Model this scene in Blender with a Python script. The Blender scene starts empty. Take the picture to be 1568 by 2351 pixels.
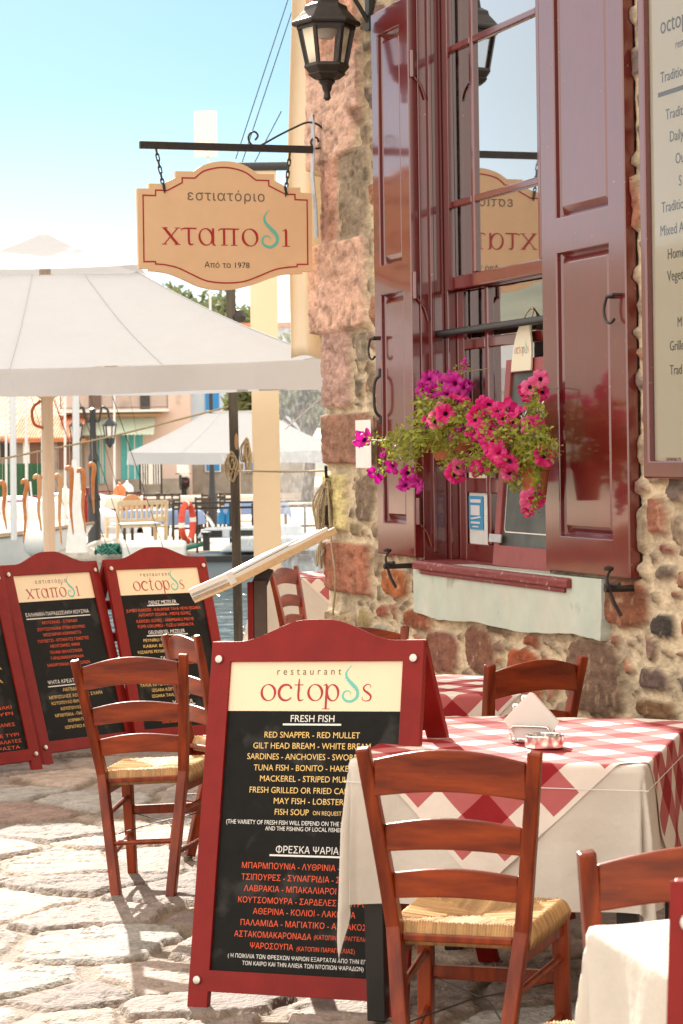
import bpy, bmesh, math, random
import numpy as np
from mathutils import Vector, Matrix, geometry

scene = bpy.context.scene
COL = scene.collection
R = math.radians
random.seed(7)

# ------------------------------------------------------------------ camera
FPX, CX, CY, ROLL, EYE = 5445.6, 784.0, 1028.4, 0.014, 1.65   # measured on the photograph at 1568 x 2351
cam_d = bpy.data.cameras.new('camera')
cam = bpy.data.objects.new('camera', cam_d); COL.objects.link(cam)
cam_d.sensor_fit = 'VERTICAL'; cam_d.sensor_height = 36.0; cam_d.sensor_width = 24.0
cam_d.lens = 36.0 * FPX / 2351.0
cam_d.shift_y = -(1175.5 - CY) / 2351.0
cam_d.clip_start = 0.1; cam_d.clip_end = 3000
cam_d.dof.use_dof = True; cam_d.dof.focus_distance = 8.6; cam_d.dof.aperture_fstop = 13.0
cam.matrix_world = Matrix.Translation((0, 0, EYE)) @ Matrix.Rotation(R(90), 4, 'X') @ Matrix.Rotation(-ROLL, 4, 'Z')
scene.camera = cam

# ------------------------------------------------------------------ sky, sun, exposure
SUN_EL, SUN_AZ = R(27.5), math.atan2(-0.22, 0.975)
world = bpy.data.worlds.new('World'); scene.world = world; world.use_nodes = True
wn = world.node_tree.nodes; wl_ = world.node_tree.links
bg = wn['Background']; bg.inputs[1].default_value = 0.068
sky = wn.new('ShaderNodeTexSky'); sky.sky_type = 'NISHITA'; sky.sun_disc = False
sky.sun_elevation = SUN_EL; sky.sun_rotation = SUN_AZ
sky.air_density = 1.0; sky.dust_density = 0.3; sky.ozone_density = 3.0
# added unseen cloud brightness overhead and landwards, fills the shade; seaward sky stays clear
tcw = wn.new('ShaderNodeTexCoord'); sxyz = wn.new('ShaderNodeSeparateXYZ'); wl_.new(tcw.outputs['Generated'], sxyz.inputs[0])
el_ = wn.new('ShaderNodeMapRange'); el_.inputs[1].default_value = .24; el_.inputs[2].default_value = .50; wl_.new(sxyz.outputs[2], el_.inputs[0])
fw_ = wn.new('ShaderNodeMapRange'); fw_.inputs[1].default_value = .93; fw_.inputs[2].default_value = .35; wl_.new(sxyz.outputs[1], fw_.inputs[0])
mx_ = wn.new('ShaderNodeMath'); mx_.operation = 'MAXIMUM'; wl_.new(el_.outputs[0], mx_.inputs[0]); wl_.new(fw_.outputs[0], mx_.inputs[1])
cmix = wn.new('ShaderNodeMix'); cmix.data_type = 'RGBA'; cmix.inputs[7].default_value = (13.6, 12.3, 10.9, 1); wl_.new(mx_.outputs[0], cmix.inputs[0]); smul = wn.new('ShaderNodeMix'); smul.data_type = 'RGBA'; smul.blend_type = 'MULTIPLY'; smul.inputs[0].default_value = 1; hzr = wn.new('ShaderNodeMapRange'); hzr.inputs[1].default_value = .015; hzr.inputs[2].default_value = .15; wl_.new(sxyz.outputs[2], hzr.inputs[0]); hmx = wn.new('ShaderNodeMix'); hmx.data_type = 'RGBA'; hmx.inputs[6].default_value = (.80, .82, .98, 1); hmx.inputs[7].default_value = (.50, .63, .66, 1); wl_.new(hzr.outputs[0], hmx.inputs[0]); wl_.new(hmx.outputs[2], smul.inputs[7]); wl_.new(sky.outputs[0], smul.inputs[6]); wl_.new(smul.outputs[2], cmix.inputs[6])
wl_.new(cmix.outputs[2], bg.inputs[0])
sun_d = bpy.data.lights.new('sun', 'SUN'); sun_d.energy = 4.6; sun_d.angle = R(0.53); sun_d.color = (1.0, 0.93, 0.82)
sun = bpy.data.objects.new('sun', sun_d); COL.objects.link(sun)
sdir = Vector((math.sin(SUN_AZ) * math.cos(SUN_EL), math.cos(SUN_AZ) * math.cos(SUN_EL), math.sin(SUN_EL)))
sun.rotation_euler = sdir.to_track_quat('Z', 'Y').to_euler(); sun.location = (-4, 12, 14)
scene.view_settings.view_transform = 'Standard'; scene.view_settings.look = 'None'
scene.view_settings.gamma = 1.0; scene.view_settings.exposure = 1.25
scene.cycles.max_bounces = 8; scene.cycles.transparent_max_bounces = 12
scene.cycles.caustics_reflective = False; scene.cycles.caustics_refractive = False
scene.cycles.use_denoising = True

# ------------------------------------------------------------------ measuring: a pixel of the photograph to a point of the place
def ray(u, v):
    p, q = u - CX, CY - v
    c, s = math.cos(ROLL), math.sin(ROLL)
    return (p * c + q * s) / FPX, (-p * s + q * c) / FPX
def P(u, v, Y):
    a, b = ray(u, v); return Vector((a * Y, Y, EYE + b * Y))
def G(u, v, z=0.0):
    a, b = ray(u, v); Y = (z - EYE) / b; return Vector((a * Y, Y, z))
def zat(u, v, Y): return P(u, v, Y).z
def xat(u, v, Y): return P(u, v, Y).x
WN = Vector((.948, .317, 0)).normalized(); WX = Vector((WN.y, -WN.x, 0)); WD = 3.75   # the house front
def Wp(u, v, o=0.0):
    a, b = ray(u, v); return P(u, v, (WD - o) / (WN.x * a + WN.y))
W0 = Wp(738, 1028); W0.z = 0
def WL(u, v, o=0.0):
    p = Wp(u, v, o); return (p - W0).dot(WX), p.z
WM = Matrix(((WX.x, WN.x, 0, W0.x), (WX.y, WN.y, 0, W0.y), (0, 0, 1, 0), (0, 0, 0, 1)))

def gz(x): return .055 * max(0.0, x + .5)          # the paving rises a little towards the house

# ------------------------------------------------------------------ mesh helpers
def lin(h):
    h = h.lstrip('#'); o = []
    for i in (0, 2, 4):
        c = int(h[i:i + 2], 16) / 255; o.append(c / 12.92 if c <= .04045 else ((c + .055) / 1.055) ** 2.4)
    return tuple(o)

def tag(o, label=None, cat=None, group=None, kind=None):
    if label: o['label'] = label
    if cat: o['category'] = cat
    if group: o['group'] = group
    if kind: o['kind'] = kind
    return o
def empty(name, M=None, label=None, cat=None, group=None):
    o = bpy.data.objects.new(name, None); COL.objects.link(o); o.empty_display_size = .1
    if M is not None: o.matrix_world = M if isinstance(M, Matrix) else Matrix.Translation(M)
    return tag(o, label, cat, group)
def rotm(loc, rz=0.0): return Matrix.Translation(loc) @ Matrix.Rotation(rz, 4, 'Z')
def copy_tree(o, parent=None, M=None):
    c = o.copy(); COL.objects.link(c)
    if parent is not None: c.parent = parent
    if M is not None: c.matrix_world = M
    for ch in o.children: copy_tree(ch, c)
    return c

def winding(loops, pts):
    w = np.zeros(len(pts))
    for lp in loops:
        a = np.array(lp); b = np.roll(a, -1, 0)
        for i in range(len(a)):
            x0, y0 = a[i]; x1, y1 = b[i]
            up = (y0 <= pts[:, 1]) & (y1 > pts[:, 1]); dn = (y0 > pts[:, 1]) & (y1 <= pts[:, 1])
            cr = (x1 - x0) * (pts[:, 1] - y0) - (pts[:, 0] - x0) * (y1 - y0)
            w += (up & (cr > 0)).astype(float) - (dn & (cr < 0)).astype(float)
    return w
def fill(loops):
    vs, es = [], []
    for lp in loops:
        b = len(vs); n = len(lp); vs += [Vector(p) for p in lp]; es += [(b + i, b + (i + 1) % n) for i in range(n)]
    r = geometry.delaunay_2d_cdt(vs, es, [], 0, 1e-6)
    V = [(p.x, p.y) for p in r[0]]; T = [tuple(t) for t in r[2]]
    if not T: return [], []
    c = np.array([np.mean([V[i] for i in t], 0) for t in T])
    k = np.abs(winding(loops, c)) > .5
    return V, [t for t, q in zip(T, k) if q]
def area(lp): return .5 * sum(a[0] * b[1] - b[0] * a[1] for a, b in zip(lp, lp[1:] + lp[:1]))
def ccw(lp): return lp if area(lp) > 0 else lp[::-1]
def cw(lp): return lp if area(lp) < 0 else lp[::-1]

class MB:
    def __init__(s): s.v = []; s.f = []; s.mi = []; s.M = None; s.m = 0
    def add(s, vs, fs):
        b = len(s.v)
        if s.M is not None: vs = [s.M @ Vector(p) for p in vs]
        s.v += [tuple(p) for p in vs]; s.f += [tuple(i + b for i in f) for f in fs]; s.mi += [s.m] * len(fs)
    def box(s, x0, x1, y0, y1, z0, z1):
        s.add([(x0, y0, z0), (x1, y0, z0), (x1, y1, z0), (x0, y1, z0), (x0, y0, z1), (x1, y0, z1), (x1, y1, z1), (x0, y1, z1)],
              [(0, 3, 2, 1), (4, 5, 6, 7), (0, 1, 5, 4), (1, 2, 6, 5), (2, 3, 7, 6), (3, 0, 4, 7)])
    def beam(s, p, q, w, d, up=(0, 0, 1), w2=None, d2=None):
        p, q = Vector(p), Vector(q); t = (q - p).normalized(); u = Vector(up)
        x = t.cross(u)
        if x.length < 1e-4: x = t.cross(Vector((0, 1, 0)))
        x.normalize(); y = x.cross(t).normalized(); w2 = w2 or w; d2 = d2 or d; vs = []
        for c, a, b in ((p, w, d), (q, w2, d2)):
            for i, j in ((-1, -1), (1, -1), (1, 1), (-1, 1)): vs.append(c + x * a / 2 * i + y * b / 2 * j)
        s.add(vs, [(0, 3, 2, 1), (4, 5, 6, 7), (0, 1, 5, 4), (1, 2, 6, 5), (2, 3, 7, 6), (3, 0, 4, 7)])
    def rail(s, pts, w, d, up):
        # a bar of rectangular section along a path: w across, d along up
        n = len(pts); vs = []; u = Vector(up)
        for i, p in enumerate(pts):
            t = (Vector(pts[min(i + 1, n - 1)]) - Vector(pts[max(i - 1, 0)])).normalized(); x = t.cross(u).normalized(); y = x.cross(t)
            ww = w[i] if isinstance(w, (list, tuple)) else w; dd = d[i] if isinstance(d, (list, tuple)) else d
            for a, b in ((-1, -1), (1, -1), (1, 1), (-1, 1)): vs.append(Vector(p) + x * ww / 2 * a + y * dd / 2 * b)
        fs = [(0, 3, 2, 1), tuple(4 * (n - 1) + k for k in range(4))]
        for i in range(n - 1):
            for k in range(4):
                a = 4 * i + k; b = 4 * i + (k + 1) % 4; fs.append((a, b, b + 4, a + 4))
        s.add(vs, fs)
    def tube(s, pts, r, n=8, closed=False):
        pts = [Vector(p) for p in pts]; m = len(pts); vs = []; x = None
        for i, p in enumerate(pts):
            a = pts[(i + 1) % m] if closed else pts[min(i + 1, m - 1)]; b = pts[i - 1] if closed else pts[max(i - 1, 0)]
            t = (a - b).normalized()
            if x is None:
                x = t.orthogonal().normalized()
            x = (x - t * x.dot(t)).normalized(); y = t.cross(x)
            rr = r[i] if isinstance(r, (list, tuple)) else r
            vs += [p + (x * math.cos(2 * math.pi * k / n) + y * math.sin(2 * math.pi * k / n)) * rr for k in range(n)]
        fs = []
        for i in range(m if closed else m - 1):
            j = (i + 1) % m
            for k in range(n): fs.append((i * n + k, i * n + (k + 1) % n, j * n + (k + 1) % n, j * n + k))
        if not closed: fs += [tuple(range(n))[::-1], tuple((m - 1) * n + k for k in range(n))]
        s.add(vs, fs)
    def lathe(s, prof, n=16, c=(0, 0, 0), rot=0.0):
        vs = []; m = len(prof)
        for r, z in prof:
            vs += [(c[0] + r * math.cos(2 * math.pi * k / n + rot), c[1] + r * math.sin(2 * math.pi * k / n + rot), c[2] + z) for k in range(n)]
        fs = [(i * n + k, i * n + (k + 1) % n, (i + 1) * n + (k + 1) % n, (i + 1) * n + k) for i in range(m - 1) for k in range(n)]
        fs += [tuple(range(n))[::-1], tuple((m - 1) * n + k for k in range(n))]
        s.add(vs, fs)
    def flat(s, loops, T):
        V, F = fill(loops); s.add([T(x, y) for x, y in V], F)
    def prism(s, loops, T0, T1):
        V, F = fill(loops)
        s.add([T0(x, y) for x, y in V], [f[::-1] for f in F]); s.add([T1(x, y) for x, y in V], F)
        for lp in loops:
            n = len(lp); s.add([T0(*p) for p in lp] + [T1(*p) for p in lp], [(i, (i + 1) % n, n + (i + 1) % n, n + i) for i in range(n)])
    def grid(s, nu, nv, fn, wrap=False):
        vs = [fn(i / nu, j / nv) for j in range(nv + 1) for i in range(nu + (0 if wrap else 1))]
        w = nu if wrap else nu + 1
        s.add(vs, [(j * w + i, j * w + (i + 1) % w, (j + 1) * w + (i + 1) % w, (j + 1) * w + i) for j in range(nv) for i in range(nu)])
    def build(s, name, mats, parent=None, smooth=False, bevel=0.0, fix=True, angle=40):
        me = bpy.data.meshes.new(name); me.from_pydata(s.v, [], s.f)
        for m in (mats if isinstance(mats, (list, tuple)) else [mats]): me.materials.append(m)
        me.polygons.foreach_set('material_index', s.mi)
        if fix:
            bm = bmesh.new(); bm.from_mesh(me); bmesh.ops.remove_doubles(bm, verts=bm.verts, dist=1e-6)
            bmesh.ops.recalc_face_normals(bm, faces=bm.faces); bm.to_mesh(me); bm.free()
        if smooth:
            me.shade_smooth()
            if angle < 180: me.set_sharp_from_angle(angle=R(angle))
        o = bpy.data.objects.new(name, me); COL.objects.link(o)
        if parent is not None: o.parent = parent
        if bevel:
            b = o.modifiers.new('bevel', 'BEVEL'); b.width = bevel; b.segments = 2; b.limit_method = 'ANGLE'; b.angle_limit = R(40)
        return o
def crom(pts, k=6, closed=False):
    P_ = [np.array(p, float) for p in pts]; n = len(P_); out = []
    for i in range(n if closed else n - 1):
        p1, p2 = P_[i], P_[(i + 1) % n]
        p0 = P_[i - 1] if (i > 0 or closed) else 2 * p1 - p2
        p3 = P_[(i + 2) % n] if (i + 2 < n or closed) else 2 * p2 - p1
        for t in np.arange(k) / k:
            out.append(.5 * (2 * p1 + (p2 - p0) * t + (2 * p0 - 5 * p1 + 4 * p2 - p3) * t * t + (3 * p1 - p0 - 3 * p2 + p3) * t ** 3))
    if not closed: out.append(P_[-1])
    return [tuple(p) for p in out]

# value noise in numpy
def vnoise(x, y, seed=0):
    x = np.asarray(x, float); y = np.asarray(y, float); xi = np.floor(x).astype(np.int64); yi = np.floor(y).astype(np.int64); fx = x - xi; fy = y - yi
    fx = fx * fx * (3 - 2 * fx); fy = fy * fy * (3 - 2 * fy)
    def h(a, b):
        n = (a * 374761393 + b * 668265263 + seed * 974711) & 0x7fffffff; n = ((n ^ (n >> 13)) * 1274126177) & 0x7fffffff; return ((n ^ (n >> 16)) & 0xffff) / 65535.
    return (h(xi, yi) * (1 - fx) + h(xi + 1, yi) * fx) * (1 - fy) + (h(xi, yi + 1) * (1 - fx) + h(xi + 1, yi + 1) * fx) * fy
def fbm(x, y, seed=0, o=4):
    t = 0; a = .5
    for i in range(o): t = t + a * vnoise(x * 2 ** i, y * 2 ** i, seed + i * 17); a *= .5
    return t - .5 * (1 - .5 ** o)

# ------------------------------------------------------------------ materials
def mat(name, col, rough=.5, metal=0.0, col2=None, nscale=8.0, nstretch=(1, 1, 1), bump=0.0, bscale=40.0, bstretch=(1, 1, 1), coat=0.0, trans=0.0, attr=None, spec=.5, var=0.0, dirt=None, dscale=6.0, damt=.6, bdist=.01):
    m = bpy.data.materials.new(name); m.use_nodes = True; nt = m.node_tree; N = nt.nodes; L = nt.links
    p = N['Principled BSDF']; out = N['Material Output']
    p.inputs['Roughness'].default_value = rough; p.inputs['Metallic'].default_value = metal
    p.inputs['Coat Weight'].default_value = coat; p.inputs['Coat Roughness'].default_value = .10; p.inputs['Coat IOR'].default_value = 1.5 + .40 * (coat >= 1); p.inputs['Specular IOR Level'].default_value = spec
    tc = N.new('ShaderNodeTexCoord')
    def noise(scale, st, det=5):
        mp = N.new('ShaderNodeMapping'); mp.inputs['Scale'].default_value = st; L.new(tc.outputs['Object'], mp.inputs[0])
        n = N.new('ShaderNodeTexNoise'); n.inputs['Scale'].default_value = scale; n.inputs['Detail'].default_value = det; L.new(mp.outputs[0], n.inputs['Vector']); return n
    def mix(a, b, fac, t='MIX'):
        x = N.new('ShaderNodeMix'); x.data_type = 'RGBA'; x.blend_type = t
        for k, sck in ((a, 6), (b, 7)):
            if isinstance(k, tuple): x.inputs[sck].default_value = (*k, 1)
            else: L.new(k, x.inputs[sck])
        if isinstance(fac, float): x.inputs[0].default_value = fac
        else: L.new(fac, x.inputs[0])
        return x.outputs[2]
    def ramp(src, lo, hi):
        r = N.new('ShaderNodeMapRange'); r.inputs[1].default_value = lo; r.inputs[2].default_value = hi; L.new(src, r.inputs[0]); return r.outputs[0]
    c = tuple(col)
    if attr:
        a = N.new('ShaderNodeAttribute'); a.attribute_name = attr; c = a.outputs['Color']
    if col2 is not None:
        n = noise(nscale, nstretch); c = mix(c, tuple(col2), ramp(n.outputs['Fac'], .35, .65))
    if var:
        n = noise(nscale * 3.1, nstretch, 8); c = mix(c, mix(c, (1 + var, 1 + var, 1 + var), 1.0, 'MULTIPLY'), ramp(n.outputs['Fac'], .35, .7))
        n2 = noise(nscale * 1.3, nstretch, 6); c = mix(c, mix(c, (1 - var, 1 - var, 1 - var), 1.0, 'MULTIPLY'), ramp(n2.outputs['Fac'], .45, .7))
    if dirt is not None:
        n = noise(dscale, (1, 1, 1), 10); c = mix(c, tuple(dirt), ramp(n.outputs['Fac'], damt, damt + .08))
    if isinstance(c, tuple): p.inputs['Base Color'].default_value = (*c, 1)
    else: L.new(c, p.inputs['Base Color'])
    if bump:
        n = noise(bscale, bstretch, 6); b = N.new('ShaderNodeBump'); b.inputs['Strength'].default_value = bump; b.inputs['Distance'].default_value = bdist
        L.new(n.outputs['Fac'], b.inputs['Height']); L.new(b.outputs[0], p.inputs['Normal'])
    if trans:
        t = N.new('ShaderNodeBsdfTranslucent'); s = N.new('ShaderNodeMixShader'); s.inputs[0].default_value = trans
        if isinstance(c, tuple): t.inputs[0].default_value = (*c, 1)
        else: L.new(c, t.inputs[0])
        L.new(p.outputs[0], s.inputs[1]); L.new(t.outputs[0], s.inputs[2]); L.new(s.outputs[0], out.inputs[0])
    return m
def glassy(name, tint, refl, rough=.02, alpha=.8):
    # see-through sheet: a transparent body with a mirror-like surface that strengthens at grazing angles
    m = bpy.data.materials.new(name); m.use_nodes = True; N = m.node_tree.nodes; L = m.node_tree.links
    N.remove(N['Principled BSDF']); out = N['Material Output']
    t = N.new('ShaderNodeBsdfTransparent'); t.inputs[0].default_value = (*tint, 1)
    g = N.new('ShaderNodeBsdfGlossy'); g.inputs['Roughness'].default_value = rough
    lw = N.new('ShaderNodeFresnel'); lw.inputs[0].default_value = 1.5
    mr = N.new('ShaderNodeMath'); mr.operation = 'MULTIPLY_ADD'; mr.inputs[1].default_value = refl; mr.inputs[2].default_value = 0.02; mr.use_clamp = True
    L.new(lw.outputs[0], mr.inputs[0]); s = N.new('ShaderNodeMixShader'); L.new(mr.outputs[0], s.inputs[0]); L.new(t.outputs[0], s.inputs[1]); L.new(g.outputs[0], s.inputs[2]); L.new(s.outputs[0], out.inputs[0])
    return m

M_board = mat('red_board_paint', (.20, .009, .007), .45, bump=.12, bscale=60, bstretch=(1, 1, .12), var=.16, nscale=5, spec=.22, dirt=(.42, .09, .06), dscale=22, damt=.73)
M_cream = mat('cream_panel', (.80, .66, .45), .42, var=.03, nscale=4)
M_black = mat('black_panel', (.008, .008, .007), .5, var=.2, nscale=14, spec=.12, dirt=(.030, .029, .027), dscale=7, damt=.56)
M_txt = {'w': mat('white_lettering', (.78, .76, .72), .6), 'y': mat('yellow_lettering', (.80, .53, .17), .6), 'o': mat('orange_lettering', (.75, .085, .02), .6),
         'r': mat('red_lettering', (.36, .015, .02), .5), 'g': mat('grey_lettering', (.13, .10, .08), .6), 't': mat('teal_tentacle_paint', (.12, .50, .42), .5), 'k': mat('dark_lettering', (.03, .025, .02), .6)}
M_knob = mat('steel_knob', (.55, .52, .47), .35, .8)
M_wood = mat('varnished_red_wood', (.115, .014, .0025), .30, col2=(.25, .038, .006), nscale=6, nstretch=(4, 4, .6), bump=.06, bscale=90, bstretch=(1, 1, .1), coat=.10, var=.25, spec=.28, dirt=(.34, .12, .05), dscale=30, damt=.70)
M_woodh = mat('varnished_red_wood_cross_grain', (.115, .014, .0025), .30, col2=(.25, .038, .006), nscale=6, nstretch=(.5, 4, 5), bump=.06, bscale=90, bstretch=(.1, 1, 1), coat=.10, var=.25, spec=.28, dirt=(.34, .12, .05), dscale=30, damt=.70)
M_rush = mat('rush_seat_straw', (.52, .33, .14), .75, attr='Col', var=.12, nscale=60)
M_dark = mat('black_table_wood', (.012, .011, .010), .4, var=.2)
M_cloth = mat('white_tablecloth', (.72, .67, .59), .85, trans=.18, bump=.35, bscale=9, bdist=.03, var=.03, nscale=3)
M_drape = mat('pale_awning_cloth', (.74, .66, .52), .85, trans=.2, bump=.05, bscale=700, var=.03, nscale=3)
M_check = mat('gingham_cloth', (.8, .7, .6), .85, attr='Col', trans=.15, bump=.3, bscale=10, bdist=.025, var=.08, nscale=5)
M_iron = mat('wrought_iron', (.035, .030, .027), .5, .4, var=.3, nscale=30, bump=.1, bscale=60)
M_zinc = mat('galvanised_strip', (.50, .52, .54), .42, .6, var=.15, nscale=20, dirt=(.22, .14, .09), dscale=14, damt=.62)
M_shut = mat('maroon_gloss_paint', (.125, .009, .008), .34, bump=.045, bscale=70, bstretch=(1, 1, .07), var=.12, nscale=5, coat=1.0, spec=.12, dirt=(.36, .20, .18), dscale=55, damt=.705)
M_shutw = mat('worn_maroon_sill', (.20, .030, .030), .5, bump=.5, bscale=50, bstretch=(.3, 1, 1), dirt=(.42, .24, .21), dscale=34, damt=.60)
M_plaster = mat('pale_green_plaster', (.46, .54, .47), .8, col2=(.54, .56, .48), nscale=3, bump=.5, bscale=16, var=.08, dirt=(.36, .36, .30), dscale=5, damt=.64)
M_stone = mat('rubble_stone', (.3, .2, .15), .95, attr='Col', bump=.55, bscale=75, bstretch=(.45, 1, 1), var=.34, nscale=22, nstretch=(.45, 1, 1), spec=.2)
M_pave = mat('flagstone', (.4, .3, .25), .8, attr='Col', bump=1.0, bscale=60, var=.26, nscale=12)
M_canvas = mat('white_canvas', (.53, .55, .575), .85, trans=.22, bump=.55, bscale=2.6, bdist=.06, bstretch=(1, 1, .5), var=.02, nscale=3)
M_beige = mat('beige_awning_cloth', (.60, .48, .32), .85, trans=.12, bump=.05, bscale=700, var=.03, nscale=3)
M_sign = mat('sign_board_tan', (.71, .49, .29), .55, var=.04, nscale=5)
M_rope = mat('old_rope', (.40, .32, .20), .9, bump=.8, bscale=260, bstretch=(1, 1, .4), var=.25, nscale=60)
M_chrome = mat('polished_steel', (.72, .70, .68), .14, 1.0)
M_napkin = mat('white_paper_napkin', (.86, .83, .78), .8, trans=.25)
M_terra = mat('terracotta', (.50, .17, .075), .75, var=.15, nscale=12, bump=.15)
M_leaf = mat('petunia_leaf', (.24, .29, .035), .5, col2=(.42, .42, .06), nscale=30, trans=.45)
M_stem = mat('petunia_stem', (.20, .20, .06), .6, trans=.2)
M_mag = mat('magenta_petal', (.58, .004, .30), .5, col2=(.46, .002, .24), nscale=40, trans=.4)
M_pink = mat('pink_petal', (.80, .035, .26), .5, col2=(.70, .015, .20), nscale=40, trans=.4)
M_pale = mat('pale_pink_petal', (.85, .20, .40), .5, col2=(.80, .10, .30), nscale=40, trans=.45)
M_throat = mat('dark_throat', (.12, .004, .06), .6)
M_white = mat('white_paint', (.78, .77, .74), .5, var=.06, nscale=6)
M_blackmetal = mat('black_metal_paint', (.02, .022, .024), .4, var=.2)
M_glasswin = glassy('window_glass', (.62, .60, .56), 5.4)
M_glassclear = glassy('clear_glass', (.95, .95, .95), .9)
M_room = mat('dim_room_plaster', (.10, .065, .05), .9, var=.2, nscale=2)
# ------------------------------------------------------------------ setting: paving, ground, quay, water, far shore, hills
def np_mesh(name, V, F, mats, col=None, parent=None, smooth=True):
    me = bpy.data.meshes.new(name); me.from_pydata(V.tolist(), [], F.tolist())
    me.materials.append(mats)
    if col is not None:
        a = me.attributes.new('Col', 'FLOAT_COLOR', 'POINT'); c = np.ones((len(V), 4), np.float32); c[:, :3] = col; a.data.foreach_set('color', c.ravel())
    if smooth: me.shade_smooth()
    o = bpy.data.objects.new(name, me); COL.objects.link(o)
    if parent is not None: o.parent = parent
    return o
def sstep(a, b, x):
    t = np.clip((x - a) / (b - a), 0, 1); return t * t * (3 - 2 * t)
def gridfaces(nx, ny):
    i, j = np.meshgrid(np.arange(nx - 1), np.arange(ny - 1)); a = (j * nx + i).ravel(); return np.stack([a, a + 1, a + nx + 1, a + nx], 1)

def paving():
    x = np.arange(-3.3, 2.4, .0125); y = 5.6 * (15.2 / 5.6) ** np.linspace(0, 1, 460)
    X, Y = np.meshgrid(x, y); px = X.ravel(); py = Y.ravel()
    wx = px + .11 * (fbm(px * 2.6, py * 2.6, 3) * 2) + .03 * fbm(px * 11, py * 11, 5); wy = (py + .11 * (fbm(px * 2.6, py * 2.6, 11) * 2) + .03 * fbm(px * 11, py * 11, 6))
    rng = np.random.RandomState(5); cell = .45; S = []
    for i in range(-10, 8):
        for j in range(10, 40): S.append(((i + .5 * (j % 2) + rng.uniform(-.42, .42)) * cell * 1.12, (j + rng.uniform(-.40, .40)) * cell * .92))
    S = np.array(S); k = rng.rand(len(S)) < .12; S = S[~k]
    d1 = np.full(len(px), 9.); d2 = np.full(len(px), 9.); i1 = np.zeros(len(px), int); i2 = np.zeros(len(px), int)
    for c0 in range(0, len(px), 20000):
        sl = slice(c0, c0 + 20000); d = (wx[sl, None] - S[None, :, 0]) ** 2 + (wy[sl, None] - S[None, :, 1]) ** 2
        o = np.argpartition(d, 1, 1)[:, :2]; dd = np.take_along_axis(d, o, 1); sw = dd[:, 0] > dd[:, 1]
        i1[sl] = np.where(sw, o[:, 1], o[:, 0]); i2[sl] = np.where(sw, o[:, 0], o[:, 1])
    A = S[i1]; B = S[i2]; bd = np.abs(((A + B) / 2 - np.stack([wx, wy], 1)) * (B - A)).sum(1) * 0 + (((A + B) / 2 - np.stack([wx, wy], 1)) * (B - A)).sum(1) / np.linalg.norm(B - A, axis=1)
    joint = .010 + .020 * vnoise(px * 3, py * 3, 9) + .02 * fbm(px * 18, py * 18, 21)
    h = sstep(0, .008, bd - joint)
    tone = rng.rand(len(S)); tilt = rng.uniform(-.014, .014, (len(S), 2)); lift = rng.uniform(-.004, .006, len(S))
    z = h * (.015 + lift[i1] + ((np.stack([wx, wy], 1) - A) * tilt[i1]).sum(1)) + (.003 + .004 * h) * fbm(px * 7, py * 16, 31) * 1.2 + .002 * fbm(px * 40, py * 52, 33) + .004 * fbm(px * 4, py * 4, 2)
    ledge = np.abs(fbm(px * 5 + 3, py * 14, 41)); z -= h * .009 * sstep(.026, .006, ledge)
    z += .055 * np.maximum(0, px + .5)
    pal = np.array([lin('#b9a596'), lin('#a8978c'), lin('#c4ad9a'), lin('#a98a7c'), lin('#b8b0a6'), lin('#97857a')])
    c = pal[(tone * 6).astype(int)] * (.85 + .3 * rng.rand(len(S), 1)) * .56
    cc = c[i1] * (1 + .55 * fbm(px * 14, py * 20, 51) + .4 * fbm(px * 50, py * 60, 52))[:, None]
    mort = np.array(lin('#98826a')) * .50 * (1 + .5 * fbm(px * 25, py * 25, 61))[:, None]
    cc = mort * (1 - h[:, None]) + cc * h[:, None]
    o = np_mesh('stone_paving', np.stack([px, py, z], 1), gridfaces(len(x), len(y)), M_pave, np.clip(cc, 0, 1))
    return tag(o, kind='structure')
paving()
M_ground = mat('quay_stone', (.30, .25, .21), .85, col2=(.22, .18, .15), nscale=2.5, bump=.6, bscale=9, var=.15)
g = MB(); g.box(-70, 40, -40, 19.4, -2.6, -.03); tag(g.build('quay_ground', M_ground), kind='structure')
def water_mat():
    m = mat('harbour_water', (.020, .055, .060), .06, spec=.6); nt = m.node_tree; p = nt.nodes['Principled BSDF']
    tc = nt.nodes.new('ShaderNodeTexCoord'); mp = nt.nodes.new('ShaderNodeMapping'); mp.inputs['Scale'].default_value = (1.0, .55, 1); nt.links.new(tc.outputs['Object'], mp.inputs[0])
    n = nt.nodes.new('ShaderNodeTexNoise'); n.inputs['Scale'].default_value = 2.2; n.inputs['Detail'].default_value = 3; nt.links.new(mp.outputs[0], n.inputs['Vector'])
    b = nt.nodes.new('ShaderNodeBump'); b.inputs['Strength'].default_value = .9; b.inputs['Distance'].default_value = .25
    nt.links.new(n.outputs['Fac'], b.inputs['Height']); nt.links.new(b.outputs[0], p.inputs['Normal']); return m
g = MB(); g.add([(-260, 19, -1), (140, 19, -1), (140, 49, -1), (-260, 49, -1)], [(0, 1, 2, 3)]); tag(g.build('harbour_water', water_mat(), fix=False), kind='structure')
M_far = mat('far_quay', (.44, .34, .24), .9, col2=(.36, .28, .2), nscale=1.2, var=.1)
g = MB(); g.box(-300, 260, 48.2, 420, -3, -.45); tag(g.build('far_quay', M_far), kind='structure')
M_hill = mat('hill_scrub', (.05, .06, .03), .95, col2=(.09, .09, .05), nscale=.12, var=.25, bump=.5, bscale=.6)
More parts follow.
